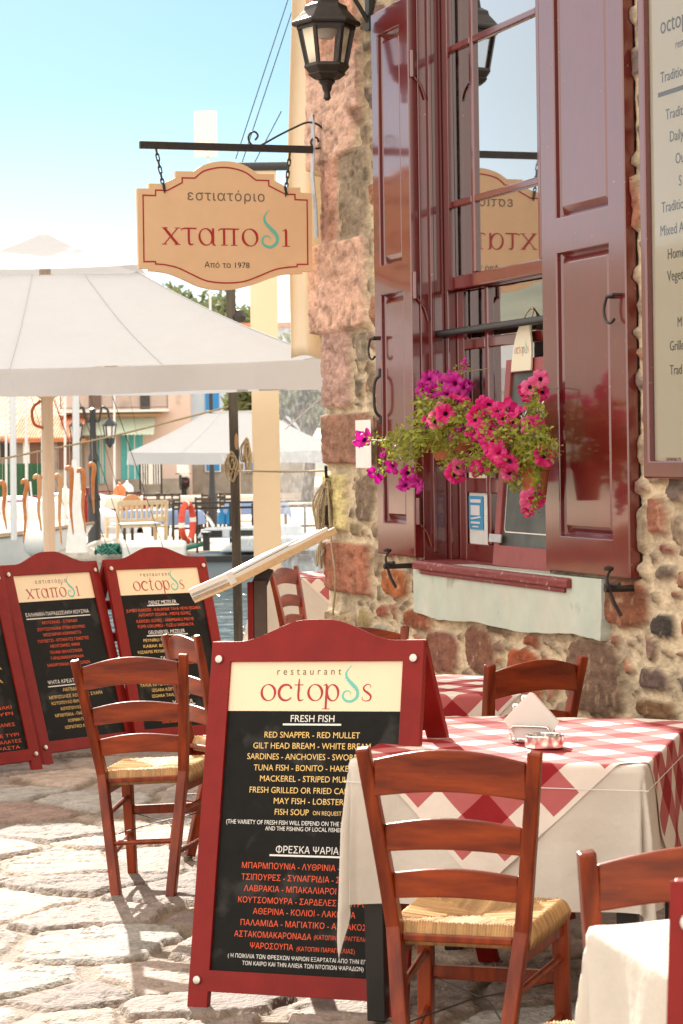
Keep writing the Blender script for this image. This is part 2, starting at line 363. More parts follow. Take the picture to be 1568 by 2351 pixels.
def hill(x0, x1, y0, y1, hgt, seed, name='hill'):
    nx, ny = 70, 40; x = np.linspace(x0, x1, nx); y = np.linspace(y0, y1, ny); X, Y = np.meshgrid(x, y)
    u = (X - x0) / (x1 - x0); v = (Y - y0) / (y1 - y0)
    env = np.clip(np.sin(u * np.pi), 0, 1) ** .55 * np.clip(np.sin(v * np.pi), 0, 1) ** .8
    Z = -.8 + hgt * env * (.72 + .55 * fbm(X * .012, Y * .012, seed, 5)) + 1.6 * env * fbm(X * .15, Y * .15, seed + 3)
    o = np_mesh(name, np.stack([X.ravel(), Y.ravel(), Z.ravel()], 1), gridfaces(nx, ny), M_hill); return tag(o, kind='structure')
hill(-150, -16, 150, 330, 11, 5)
hill(-420, -60, 70, 330, 34, 8)  # added out of frame and raised, so the shutters mirror something dark
hill(-60, 120, 170, 360, 5, 13)

# ------------------------------------------------------------------ the stone restaurant building
bld = empty('restaurant_building', WM, 'old restaurant building of red and brown rubble stone with maroon shuttered window', 'building')
OP = (1.475, 2.95, 1.135, 4.4)      # window opening: s0, s1, z0, z1
def qd(x, y): return ((720 + x / 1.883) / 1.02105, (250 + y / 1.883) / 1.02105)
def rd(x, y): return ((880 + x / 2.175) / 1.02105, (1280 + y / 2.175) / 1.02105)
def stone_wall():
    st = .0125; s = np.arange(-.16, 4.5, st); z = np.arange(-.1, 4.85, st); Sx, Z = np.meshgrid(s, z); ps = Sx.ravel(); pz = Z.ravel()
    rng = np.random.RandomState(12)
    blocks = []     # s0,s1,z0,z1,colour,height
    for x0, y0, x1, y1, c, hh in ((2, -160, 262, 20, '#c4a392', .06), (2, 25, 238, 225, '#cba896', .065), (70, 228, 158, 612, '#b48a78', .05), (25, 612, 285, 985, '#c9a592', .075), (76, 988, 212, 1340, '#b39286', .05), (76, 1345, 308, 1596, '#8e6a58', .055),
                              (80, 1604, 194, 1888, '#c9bb84', .05), (100, 1896, 302, 2180, '#a06a54', .06), (92, 2200, 216, 2420, '#a08a6e', .05), (70, 2440, 300, 2700, '#9a6450', .05), (85, 2720, 240, 3000, '#b08a72', .05),
                              (5, -560, 250, -170, '#c08e78', .06), (158, 190, 286, 588, '#8d7f6d', .035)):
        a0, zt = WL(*qd(x0, y0)); a1, zb = WL(*qd(x1, y1)); blocks.append((a0 + .035 * (a0 < .1), a1, zb, zt, lin(c), hh))
    ell = []
    for x, y, a, b, c in ((355, 540, 84, 110, '#8a5f50'), (545, 530, 78, 122, '#86604f'), (775, 660, 92, 150, '#a5583a'), (1132, 680, 150, 200, '#7a6252'), (1290, 285, 126, 135, '#8a5a44'), (1482, 408, 66, 68, '#4a4440'), (1435, 680, 86, 58, '#74615a'),
                          (1440, 830, 110, 60, '#8a6a4e'), (228, 372, 80, 52, '#96583e'), (50, 335, 36, 36, '#955744'), (112, 180, 76, 76, '#a9653f'), (815, 474, 50, 40, '#9a5a44'), (650, 430, 86, 32, '#7c6a55'), (1495, 135, 62, 42, '#85766a'), (1545, 252, 34, 26, '#8c5a48'), (640, 512, 32, 30, '#8d7464'),
                          (1500, 20, 60, 30, '#7c4a3e'), (1310, 500, 30, 22, '#a08070'), (1500, 545, 40, 26, '#9a8468'), (960, 470, 40, 24, '#9a8a70'), (120, 255, 36, 20, '#9a7a5e'), (1240, 900, 60, 30, '#8a6448'), (40, 425, 60, 28, '#9a9688')):
        s0, z0 = WL(*rd(x, y)); s1, _ = WL(*rd(x + a, y)); s2, _ = WL(*rd(x - a, y)); _, zt = WL(*rd(x, y - b)); ell.append((s0, z0, (s1 - s2) / 2, zt - z0, lin(c)))
    for x, y, a, b, c in ((255, 1060, 26, 70, '#8f8575'), (240, 1240, 20, 46, '#6f6456'), (265, 1700, 40, 80, '#8a7764'), (225, 1860, 20, 36, '#8c7b60'), (262, 1800, 36, 40, '#7e6c5c'), (262, 2260, 26, 44, '#9a8a62'), (268, 120, 16, 60, '#8a7a66'), (225, 40, 40, 50, '#8f7466')):
        s0, z0 = WL(*qd(x, y)); s1, _ = WL(*qd(x + a, y)); _, zt = WL(*qd(x, y - b)); ell.append((s0, z0, s1 - s0, zt - z0, lin(c)))
    pal = ['#8a5f50', '#85705f', '#9f7660', '#76685f', '#9a8a74', '#a4705a', '#7f7169', '#8c7a68', '#94826f', '#93776a']
    sd_ = []                                                        # the rest: irregular close-set stones
    for i in range(-2, 40):
        for k in range(-2, 46): sd_.append(((i + .5 * (k % 2) + rng.uniform(-.36, .36)) * .155, (k + rng.uniform(-.36, .36)) * .115))
    sd_ = np.array([q for q in sd_ if rng.rand() > .14])
    ws = ps + .040 * fbm(ps * 8, pz * 8, 3) + .012 * fbm(ps * 30, pz * 30, 43); wz = pz + .040 * fbm(ps * 8, pz * 8, 4) + .012 * fbm(ps * 30, pz * 30, 44)
    best = np.full(len(ps), -1.); col = np.zeros((len(ps), 3)); hh = np.zeros(len(ps)); blk = np.zeros(len(ps), bool)
    for q in blocks:
        bs_ = ps + .3 * (ws - ps); bz_ = pz + .3 * (wz - pz); qx = np.abs(bs_ - (q[0] + q[1]) / 2) - (q[1] - q[0]) / 2 + .036; qz = np.abs(bz_ - (q[2] + q[3]) / 2) - (q[3] - q[2]) / 2 + .042
        sd = -(np.hypot(np.maximum(qx, 0), np.maximum(qz, 0)) + np.minimum(np.maximum(qx, qz), 0) - .03)
        k = sd > best; best[k] = sd[k]; col[k] = q[4]; hh[k] = q[5]; blk[k] = True
    d1 = np.zeros(len(ps), int); bdv = np.zeros(len(ps))
    for c0 in range(0, len(ps), 20000):
        sl = slice(c0, c0 + 20000); dd = (ws[sl, None] - sd_[None, :, 0]) ** 2 + (wz[sl, None] - sd_[None, :, 1]) ** 2; o = np.argpartition(dd, 1, 1)[:, :2]; q = np.take_along_axis(dd, o, 1); sw = q[:, 0] > q[:, 1]
        a = np.where(sw, o[:, 1], o[:, 0]); b = np.where(sw, o[:, 0], o[:, 1]); A = sd_[a]; B = sd_[b]; bdv[sl] = (((A + B) / 2 - np.stack([ws[sl], wz[sl]], 1)) * (B - A)).sum(1) / np.linalg.norm(B - A, axis=1); d1[sl] = a
    vcol = np.array([lin(pal[rng.randint(10)]) for _ in range(len(sd_))]); vh = rng.uniform(.018, .036, len(sd_)); vs_ = bdv - .012 - .022 * vnoise(ps * 3.5, pz * 3.5, 91)
    for e in ell: vs_[((ps - e[0]) / (e[2] + .022)) ** 2 + ((pz - e[1]) / (e[3] + .022)) ** 2 < 1.15] = -1
    vs_[(best > -.028)] = -1; vs_[ps < .5] = -1
    k = vs_ > best; best[k] = vs_[k]; col[k] = vcol[d1[k]]; hh[k] = vh[d1[k]]; blk[k] = False
    for e in ell:
        m = (np.abs(ps - e[0]) < e[2] * 1.4) & (np.abs(pz - e[1]) < e[3] * 1.4)
        r = (np.abs((ws[m] - e[0]) / e[2]) ** 3.4 + np.abs((wz[m] - e[1]) / e[3]) ** 3.4) ** (1 / 3.4); sd = (1 - r) * min(e[2], e[3])
        idx = np.where(m)[0]; k = sd > best[idx]; j = idx[k]; best[j] = sd[k]; col[j] = e[4]; hh[j] = .03; blk[j] = False
    f = sstep(.0, .012, best + .010 * fbm(ps * 30, pz * 30, 7))
    dep = f * hh * .75 * (1 + .3 * fbm(ps * 5, pz * 5, 8)) + f * .014 * fbm(ps * 4.5, pz * 10, 9) + f * .008 * fbm(ps * 18, pz * 40, 19) + .008 * fbm(ps * 10, pz * 10, 10) + .011 * fbm(ps * 34, pz * 34, 20)
    pit = sstep(.12, .22, fbm(ps * 16, pz * 34, 77)); dep -= f * blk * .007 * pit
    mort = np.array(lin('#bdb098')) * (1 + .55 * fbm(ps * 10, pz * 10, 14) + .3 * fbm(ps * 60, pz * 60, 15) + .5 * fbm(ps * 2.2, pz * 2.2, 85))[:, None]; mort = mort * (1 - .30 * sstep(.05, .2, fbm(ps * 5, pz * 5, 88)))[:, None] * np.array((1, .97, .93))
    spk = sstep(.14, .24, fbm(ps * 26, pz * 26, 16))[:, None] * .45
    sc = col * np.where(blk, .95, .78)[:, None] * (1 + .6 * fbm(ps * 6, pz * 12, 17) + .45 * fbm(ps * 24, pz * 50, 18))[:, None]; sc = sc * (1 - spk) + np.array(lin('#b79f84')) * spk * (.6 + .4 * ~blk[:, None])
    sc *= (1 - .35 * (blk * pit))[:, None]
    cc = mort * (1 - f[:, None]) + sc * f[:, None]
    edge = np.zeros(len(z)) + .03
    for q in blocks:
        if q[0] < .1: k = (z >= q[2] - .006) & (z <= q[3] + .006); edge[k] = np.minimum(edge[k], q[0] + .004)
    edge += .018 * fbm(z * 9, z * 0, 71) + .01 * fbm(z * 40, z * 0, 72)
    dep *= 1 - .9 * ((((ps > .97) & (ps < 1.50)) | ((ps > 2.96) & (ps < 3.74))) & (pz > 1.16))
    dep -= .02 * ((((ps > .97) & (ps < 1.50)) | ((ps > 2.96) & (ps < 3.74))) & (pz > 1.16))
    keep = (ps >= np.repeat(edge, len(s))) & ~((ps > OP[0]) & (ps < OP[1]) & (pz > OP[2]) & (pz < OP[3]))
    F = gridfaces(len(s), len(z)); F = F[keep[F].all(1)]
    # rounded corner towards the left end
    dist = ps - np.repeat(edge, len(s)); dep -= .05 * (1 - sstep(0, .055, dist))
    V = np.stack([ps, -dep, pz], 1)
    used = np.zeros(len(V), bool); used[F.ravel()] = True; mp = np.cumsum(used) - 1
    V = V[used]; cc = cc[used]; F = mp[F]
    e = np.concatenate([F[:, [0, 1]], F[:, [1, 2]], F[:, [2, 3]], F[:, [3, 0]]]); ks = {}
    for a, b in e.tolist():
        if (b, a) in ks: del ks[(b, a)]
        else: ks[(a, b)] = 1
    V2 = V.tolist(); C2 = cc.tolist(); ext = {}; F2 = F.tolist()
    for a, b in ks:
        for i in (a, b):
            if i not in ext: ext[i] = len(V2); p = V2[i]; V2.append([p[0], .16 + .0, p[2]]); C2.append(C2[i])
        F2.append([b, a, ext[a], ext[b]])
    V2 = np.array(V2); keepc = np.clip(np.array(C2), 0, 1)
    return np_mesh('stone_wall', V2, np.array(F2), M_stone, keepc, bld)
stone_wall()
b = MB(); b.box(.05, 1.2, .15, 7, -.1, 5.15); b.box(3.2, 14, .15, 7, -.1, 5.15); b.box(1.2, 3.2, 2.6, 7, -.1, 5.15); b.box(1.2, 3.2, .15, 2.6, -.1, .9); b.box(1.2, 3.2, .15, 2.6, 4.6, 5.15); b.box(4.49, 14, -.02, .15, -.1, 5.15); b.box(-.02, 4.49, -.02, .15, 4.84, 5.15)
b.build('house_body', mat('end_wall_stone', (.33, .22, .16), .9, col2=(.42, .34, .26), nscale=5, bump=.8, bscale=12, var=.2), bld)
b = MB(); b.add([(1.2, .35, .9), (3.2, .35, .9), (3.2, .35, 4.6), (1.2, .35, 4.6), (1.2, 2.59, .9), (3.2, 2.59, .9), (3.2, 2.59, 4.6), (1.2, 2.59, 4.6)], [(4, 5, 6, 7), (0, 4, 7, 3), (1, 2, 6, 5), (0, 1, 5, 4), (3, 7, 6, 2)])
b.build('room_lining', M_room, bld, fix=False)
b = MB(); b.box(-.15, 14.2, -.25, 7.2, 5.15, 5.3); b.build('roof', mat('roof_tiles', (.45, .18, .10), .9, var=.2), bld)
# plaster under the window, reveals round it
def plaster():
    p = [(1.44, .905), (1.75, .885), (2.2, .905), (2.7, .895), (3.2, .925), (3.45, .915), (3.465, 1.0), (3.47, 1.148), (1.44, 1.135)]
    q = []
    for i, a in enumerate(p):
        c = p[(i + 1) % len(p)]
        for t in np.linspace(0, 1, 8)[:-1]: q.append((a[0] + (c[0] - a[0]) * t + .002 * random.uniform(-1, 1) * (i < 6), a[1] + (c[1] - a[1]) * t + .0025 * random.uniform(-1, 1) * (i < 5)))
    m = MB(); m.prism([q], lambda x, y: (x, -.040, y), lambda x, y: (x, .05, y)); return m.build('plaster_panel', M_plaster, bld, bevel=.014)
plaster()

fr = MB()                                                           # lining of the opening and fixed frame
fr.box(1.455, 1.487, -.004, .112, 1.135, 4.42); fr.box(2.95, 2.98, -.004, .24, 1.135, 4.42); fr.box(1.487, 2.95, -.004, .24, 4.40, 4.43)
fr.box(1.455, 1.523, .1125, .155, 1.135, 4.42); fr.box(1.455, 1.535, .1555, .24, 1.135, 4.42)
fr.box(1.4875, 1.505, .040, .060, 1.17, 4.40)                       # stop bead
wf = fr.build('window_frame', M_shut, bld, bevel=.004)
us = MB(); y0, y1 = .108, .140
us.box(1.5235, 1.570, y0, y1, 2.352, 4.40); us.box(2.88, 2.948, y0, y1, 2.352, 4.40); us.box(1.570, 2.88, y0, y1, 2.352, 2.412); us.box(1.570, 2.88, y0, y1, 4.32, 4.40)
for zz in (2.735, 3.432): us.box(1.570, 1.842, y0, y1, zz - .016, zz + .016); us.box(1.876, 2.576, y0, y1, zz - .016, zz + .016); us.box(2.610, 2.88, y0, y1, zz - .016, zz + .016)
for ss in (1.842, 2.576): us.box(ss, ss + .034, y0, y1, 2.412, 4.32)
us.build('upper_sash', M_shut, wf, bevel=.006)
ls = MB(); y0, y1 = .156, .186
ls.box(1.536, 1.61, y0, y1, 1.14, 2.41); ls.box(2.87, 2.948, y0, y1, 1.14, 2.41); ls.box(1.61, 2.87, y0, y1, 1.14, 1.215); ls.box(1.61, 2.87, y0, y1, 2.35, 2.41)
for zz, t in ((2.105, .024), (1.475, .034)): ls.box(1.61, 1.858, y0, y1, zz - t, zz + t); ls.box(1.896, 2.87, y0, y1, zz - t, zz + t)
ls.box(1.858, 1.896, y0, y1, 1.215, 2.35)
ls.build('lower_sash', M_shut, wf, bevel=.006)
gp = MB(); gp.add([(1.56, .124, 2.40), (2.89, .124, 2.40), (2.89, .124, 4.33), (1.56, .124, 4.33)], [(0, 1, 2, 3)]); gp.build('upper_glass', M_glasswin, wf, fix=False)
gp = MB(); gp.add([(1.60, .172, 1.2), (2.88, .172, 1.2), (2.88, .172, 2.36), (1.60, .172, 2.36)], [(0, 1, 2, 3)]); gp.build('lower_glass', M_glasswin, wf, fix=False)
sl = MB(); sl.prism([[(-.062, 1.100), (-.062, 1.132), (-.054, 1.138), (.19, 1.1395), (.19, 1.100)]], lambda x, y: (1.49, x, y), lambda x, y: (3.20, x, y)); sl.box(1.55, 3.15, -.052, -.0405, 1.080, 1.0995)
sl.build('window_sill', M_shutw, bld, bevel=.005)
rd_ = MB(); rd_.tube([(1.49, .085, 2.16), (2.94, .085, 2.16)], .017, 10); rd_.build('curtain_rod', M_blackmetal, bld, smooth=True)

def shutter(s0, s1, z0, z1, panels, y=-.062, th=.045, hang='l'):
    # stiles, rails, raised panels; y is the inner (street side) face
    m = MB(); loops = [[(s0, z0), (s1, z0), (s1, z1), (s0, z1)]]
    for a, b_, c, d in panels: loops.append([(a, c), (a, d), (b_, d), (b_, c)])
    m.prism(loops, lambda x, z: (x, y - th, z), lambda x, z: (x, y, z))
    sh = m.build('shutter', M_shut, bld, bevel=.005)
    for a, b_, c, d in panels:
        q = MB(); ix = .028; iz = .03
        o = [(a - .004, c - .004), (b_ + .004, c - .004), (b_ + .004, d + .004), (a - .004, d + .004)]; i1 = [(a + .012, c + .012), (b_ - .012, c + .012), (b_ - .012, d - .012), (a + .012, d - .012)]; i2 = [(a + ix + .012, c + iz + .012), (b_ - ix - .012, c + iz + .012), (b_ - ix - .012, d - iz - .012), (a + ix + .012, d - iz - .012)]
        vs = [(x, y - th + .016, z) for x, z in o] + [(x, y - th + .030, z) for x, z in i1] + [(x, y - th + .012, z) for x, z in i2]
        f = [(8, 9, 10, 11)]
        for k in range(4): l = (k + 1) % 4; f += [(k, l, 4 + l, 4 + k), (4 + k, 4 + l, 8 + l, 8 + k)]
        q.add(vs, f); q.build('raised_panel', M_shut, sh)
    return sh
SL = shutter(.980, 1.482, 1.150, 3.69, [(1.068, 1.375, 1.30, 2.36), (1.068, 1.365, 2.50, 3.575)], y=-.004, th=.042)
SR = shutter(2.976, 3.735, 1.162, 4.15, [(3.118, 3.592, 1.30, 2.388), (3.118, 3.592, 2.525, 3.95)], y=-.004, th=.046)
def ring_handle(par, s, z, y):
    h = MB(); h.tube([(s - .035, y, z + .015), (s - .03, y - .03, z + .015), (s + .03, y - .03, z + .02), (s + .035, y, z + .02)], .006, 8)
    h.tube(crom([(s - .028, y - .03, z + .015), (s - .045, y - .034, z - .03), (s - .03, y - .034, z - .07), (s + .01, y - .034, z - .082), (s + .035, y - .03, z - .07)], 5), .0055, 8)
    return h.build('handle', M_iron, par, smooth=True)
a, zz = WL(1412, 690, .06); ring_handle(SR, a, zz, -.050)
a, zz = WL(862, 785, .06); ring_handle(SL, a, zz, -.046)
h = MB(); a, zz = WL(868, 910, .06); h.tube(crom([(a, -.046, zz + .10), (a, -.074, zz + .07), (a, -.08, zz), (a, -.074, zz - .07), (a, -.046, zz - .10)], 5), .007, 8); h.tube([(a, -.049, zz + .13), (a, -.049, zz + .09)], .009, 8); h.tube([(a, -.049, zz - .13), (a, -.049, zz - .09)], .009, 8); h.build('pull_handle', M_iron, SL, smooth=True)
for zc in (3.38, 2.38, 1.36):                                       # hinges on the inner edge of the left shutter
    h = MB(); h.tube([(1.495, -.030, zc - .06), (1.495, -.030, zc + .06)], .011, 8); h.box(1.4835, 1.490, -.04, -.006, zc - .05, zc + .05); h.tube(crom([(1.495, -.02, zc - .06), (1.50, .01, zc - .10), (1.50, .03, zc - .16)], 4), .005, 6); h.build('hinge', M_shut, SL)
for u, v, o in ((905, 1300, .09), (1412, 1352, .10)):              # iron hold-backs
    a, zz = WL(u, v, o); k = .8
    h = MB(); h.tube([(a - .10 * k, -.10, zz + .01), (a + .10 * k, -.12, zz + .02)], .008, 8); h.rail(crom([(a - .03, -.10, zz + .07), (a - .015, -.125, zz + .04), (a + .005, -.125, zz - .0), (a + .03, -.12, zz - .045), (a + .05, -.10, zz - .095)], 4), .014, .008, (0, 1, 0)); h.tube([(a, .0, zz), (a, -.14, zz)], .012, 8); h.lathe([(.0, 0), (.018, .0), (.02, .012), (.0, .018)], 8, (a - .03, -.11, zz + .065))
    h.build('shutter_holdback', M_iron, bld, smooth=True)
# ------------------------------------------------------------------ lettering
_tl = {}
def text_raw(body, off=0.0, space=1.0, shear=0.0):
    k = (body, off, space, shear)
    if k in _tl: return _tl[k]
    cu = bpy.data.curves.new('lettering', 'FONT'); cu.body = body; cu.fill_mode = 'NONE'; cu.offset = off; cu.resolution_u = 3; cu.space_character = space; cu.shear = shear
    o = bpy.data.objects.new('lettering', cu); COL.objects.link(o)
    me = bpy.data.meshes.new_from_object(o.evaluated_get(bpy.context.evaluated_depsgraph_get()))
    nb = {}
    for e in me.edges: a, b = e.vertices; nb.setdefault(a, []).append(b); nb.setdefault(b, []).append(a)
    seen = set(); loops = []
    for s in nb:
        if s in seen: continue
        lp = [s]; seen.add(s); c = s
        while True:
            nx = [q for q in nb[c] if q not in seen]
            if not nx: break
            c = nx[0]; seen.add(c); lp.append(c)
        if len(lp) > 2: loops.append(lp)
    # keep each contour's own direction: it runs with rising vertex index
    res = [[(me.vertices[i].co.x, me.vertices[i].co.y) for i in (lp if lp[1] == lp[0] + 1 else [lp[0]] + lp[1:][::-1])] for lp in loops]
    bpy.data.objects.remove(o); bpy.data.curves.remove(cu); bpy.data.meshes.remove(me)
    _tl[k] = res; return res
def ext(loops, ax): v = [p[ax] for l in loops for p in l]; return min(v), max(v)
CAPH = ext(text_raw('H'), 1)[1]
def text(mb, body, x, y, w, h, T, vis=None, bold=.02, fit='x', shear=0.0):
    """lettering into mb: left end x, baseline y, width w of the visible part, capital height h; T(x, y) places it"""
    sy = h / CAPH; lo = text_raw(body, bold, 1.0, shear); ref = text_raw(vis, bold, 1.0, shear) if vis else lo
    x0, x1 = ext(ref, 0); sp = 1.0
    if fit == 'space' and w:
        sp = max(.8, w / ((x1 - x0) * sy)); lo = text_raw(body, bold, sp, shear); x0, x1 = ext(lo, 0)
    sx = w / (x1 - x0) if w else sy
    mb.flat([[((px - x0) * sx, py * sy) for px, py in l] for l in lo], lambda a, b: T(x + a, y + b))
def ribbon(pts, wid, k=6):
    c = crom([(*p, w) for p, w in zip(pts, wid)], k); L_, R_ = [], []
    for i, (px, py, w) in enumerate(c):
        a = c[min(i + 1, len(c) - 1)]; b = c[max(i - 1, 0)]; dx, dy = a[0] - b[0], a[1] - b[1]; n = math.hypot(dx, dy) or 1
        L_.append((px - dy / n * w / 2, py + dx / n * w / 2)); R_.append((px + dy / n * w / 2, py - dx / n * w / 2))
    return ccw(L_ + R_[::-1])
def ell(cx, cy, rx, ry, rot=0, n=30):
    o = []
    for k in range(n):
        t = 2 * math.pi * k / n; x, y = rx * math.cos(t), ry * math.sin(t); o.append((cx + x * math.cos(rot) - y * math.sin(rot), cy + x * math.sin(rot) + y * math.cos(rot)))
    return o
def rect(a, b, c, d): return [(a, c), (b, c), (b, d), (a, d)]
def ringp(cx, cy, rx, ry, ix, iy, rot=-.25): return [ccw(ell(cx, cy, rx, ry)), cw(ell(cx, cy, ix, iy, rot))]
def glyph(ch):
    if ch == 'o': return ringp(.5, .5, .5, .53, .345, .475, .25)
    if ch == 'O': return glyph('o') + [ribbon([(.48, 1.22), (.64, 1.52)], [.05, .12], 2)]
    if ch == 'c':
        t = np.radians(np.linspace(42, 322, 15)); return [ribbon([(.5 + .44 * math.cos(a), .5 + .485 * math.sin(a)) for a in t], [.06 + .11 * max(0, math.sin((a - .5) * .62)) for a in t], 3), ccw(ell(.80, .80, .085, .075))]
    if ch == 't': return [ribbon([(.27, 1.36), (.27, .8), (.27, .25), (.36, .02), (.6, .07)], [.05, .13, .13, .11, .03]), ccw(rect(0, .56, .945, 1.0))]
    if ch == 'p': return [ccw(rect(.15, .285, -.5, .97)), ccw(rect(0, .45, -.52, -.475)), ribbon([(.0, .93), (.12, .98), (.22, 1.02)], [.02, .06, .10], 3)] + ringp(.60, .49, .41, .53, .275, .465, .2)
    if ch == 's': return [ribbon([(.53, .80), (.48, .95), (.30, 1.0), (.10, .84), (.14, .64), (.36, .48), (.54, .30), (.50, .07), (.28, -.01), (.06, .06), (.02, .24)], [.035, .04, .055, .085, .12, .145, .12, .085, .055, .04, .035])]
    if ch == 'X': return [ribbon([(.13, .98), (.9, .02)], [.155, .155], 2), ribbon([(.92, .98), (.12, .02)], [.065, .065], 2), ccw(rect(.0, .34, .955, 1.0)), ccw(rect(.74, 1.08, .955, 1.0)), ccw(rect(-.02, .28, 0, .045)), ccw(rect(.72, 1.06, 0, .045))]
    if ch == 'T': return [ribbon([(0, .84), (.05, .93), (.3, .97), (.9, .97)], [.04, .06, .085, .08], 4), ribbon([(.44, .98), (.44, .3), (.5, .04), (.72, .06)], [.13, .13, .12, .03], 4)]
    if ch == 'A': return ringp(.44, .49, .44, .52, .31, .455, .2) + [ribbon([(.86, 1.0), (.86, .4), (.87, .08), (1.02, -.0)], [.13, .13, .12, .03], 4)]
    if ch == 'P': return [ribbon([(0, .84), (.05, .93), (.3, .975), (1.22, .975)], [.04, .06, .08, .075], 4), ccw(rect(.26, .395, .03, .97)), ccw(rect(.84, .975, .03, .97)), ccw(rect(.13, .53, 0, .045)), ccw(rect(.71, 1.10, 0, .045))]
    if ch == 'I': return [ccw(rect(.16, .295, .03, .98)), ccw(rect(0, .46, 0, .045)), ribbon([(0, .90), (.13, .97), (.24, 1.03)], [.02, .06, .10], 3)]
    if ch == '~':
        p = [(.54, 2.18), (.30, 1.92), (.20, 1.64), (.30, 1.36), (.56, 1.08), (.84, .80), (.97, .48), (.88, .16), (.56, -.04), (.22, .04), (.06, .28), (.15, .54), (.38, .61), (.54, .49), (.48, .34)]
        l = [ribbon(p, [.02, .07, .12, .16, .19, .19, .185, .17, .16, .15, .12, .10, .07, .045, .01], 5)]
        for x, y in ((.20, 1.40), (.30, 1.24), (.40, 1.12), (.50, 1.0), (.60, .90), (.70, .80), (.80, .68)): l.append(ccw(ell(x, y, .05, .05, 0, 10)))
        return l
OCT = [('o', 0), ('c', 1.11), ('t', 2.13), ('o', 2.94), ('p', 3.92), ('~', 5.09), ('s', 6.32)], 6.92
XTA = [('X', 0), ('T', 1.12), ('A', 2.12), ('P', 3.3), ('o', 4.66), ('~', 5.82), ('I', 7.08)], 7.54
XTB = [('X', 0), ('T', 1.12), ('A', 2.12), ('P', 3.3), ('O', 4.66), ('~', 5.82), ('I', 7.08)], 7.54
def wordmark(red, teal, word, x, y, w, xh, T):
    gl, tot = word; s = w / tot
    for ch, gx in gl: (teal if ch == '~' else red).flat([[((gx + a) * s, b * xh) for a, b in l] for l in glyph(ch)], lambda a, b: T(x + a, y + b))
def offset_loop(lp, d):
    n = len(lp); o = []
    for i in range(n):
        a, b, c = Vector(lp[i - 1]), Vector(lp[i]), Vector(lp[(i + 1) % n]); e1 = (b - a).normalized(); e2 = (c - b).normalized(); n1 = Vector((-e1.y, e1.x)); n2 = Vector((-e2.y, e2.x)); q = n1 + n2; q = q / max(.25, q.dot(q) / 2)
        o.append(tuple(b + q * d))
    return o

# ------------------------------------------------------------------ hanging sign and its bracket
SB = W0 + WX * .19
SM3 = Matrix(((WN.x, -WN.y, 0), (WN.y, WN.x, 0), (0, 0, 1)))
def sign_xz(u, v):
    a, b = ray(u, v); d = Vector((a, 1, b)); n = Vector((-WN.y, WN.x, 0)); t = n.dot(SB) / n.dot(d); p = d * t; return (p - SB).dot(WN), p.z + EYE
def s5(x, y): return sign_xz((300 + x / 3.136) / 1.02105, (220 + y / 3.136) / 1.02105)
SMAT = Matrix.Translation(SB) @ SM3.to_4x4()
bx0, bz = s5(85, 375)
br = empty('sign_bracket', SMAT, 'dark iron bar bracket with scroll and pale bolted strap on the corner stones', 'sign bracket')
m = MB(); m.box(bx0, -.080, -.012, .012, bz - .018 + .0, bz + .018); m.build('arm', M_iron, br, bevel=.002)
m = MB(); zt = s5(1462, 158)[1]; zb = s5(1495, 1060)[1]
m.rail([(-.085, 0, zt), (-.083, 0, (zt + zb) / 2 + .15), (-.090, 0, (zt + zb) / 2), (-.076, 0, zb + .15), (-.072, 0, zb)], .045, .008, (1, 0, 0)); m.build('wall_strap', M_zinc, br, bevel=.001)
m = MB(); m.tube([(x, 0, z) for x, z in crom([s5(*q) for q in ((935, 340), (955, 308), (935, 280), (905, 285), (885, 320), (900, 365), (940, 385), (985, 374), (1100, 310), (1220, 250), (1310, 212), (1380, 218), (1430, 255), (1460, 300), (1455, 350), (1420, 392), (1375, 400), (1345, 365), (1358, 325), (1390, 325), (1400, 355))], 5)], .0052, 8); m.build('scroll', M_iron, br, smooth=True)
def chain(pts, name, par, mtl, link=.034, r=.0032):
    m = MB(); d = [0]; P_ = [Vector(p) for p in pts]
    for a, b in zip(P_, P_[1:]): d.append(d[-1] + (b - a).length)
    n = max(1, round(d[-1] / (link * .76)))
    def at(t):
        for i in range(len(d) - 1):
            if t <= d[i + 1] + 1e-9: return P_[i].lerp(P_[i + 1], (t - d[i]) / (d[i + 1] - d[i]))
        return P_[-1]
    for k in range(n):
        a = at(d[-1] * k / n); b = at(d[-1] * (k + 1) / n); c = (a + b) / 2; t = (b - a).normalized(); x = t.cross(Vector((0, 1, 0)) if k % 2 else Vector((1, 0, 0))); x = (x - t * x.dot(t)).normalized()
        m.tube([c + t * (link / 2 - .008) * (1 if abs(q) < 90 else -1) * 1 + t * .008 * math.cos(R(q)) + x * .0075 * math.sin(R(q)) for q in (-90, -45, 0, 45, 89, 91, 135, 180, 225, 269)], r, 6, closed=True)
    return m.build(name, mtl, par, smooth=True)
m = chain([(*s5(1478, 965)[:1], -.02, s5(1478, 965)[1]), (s5(1470, 1060)[0], -.03, s5(1470, 1060)[1]), (s5(1448, 1160)[0], -.03, s5(1448, 1160)[1]), (s5(1425, 1235)[0], -.02, s5(1425, 1235)[1])], 'loose_chain', br, M_iron, .036)
hs = empty('hanging_sign', SMAT @ Matrix.Translation((s5(700, 960)[0], 0, s5(700, 500)[1])), 'tan shaped restaurant sign hanging on two chains with red border line', 'sign')
HL = Matrix.Translation((-s5(700, 960)[0], 0, -s5(700, 500)[1]))
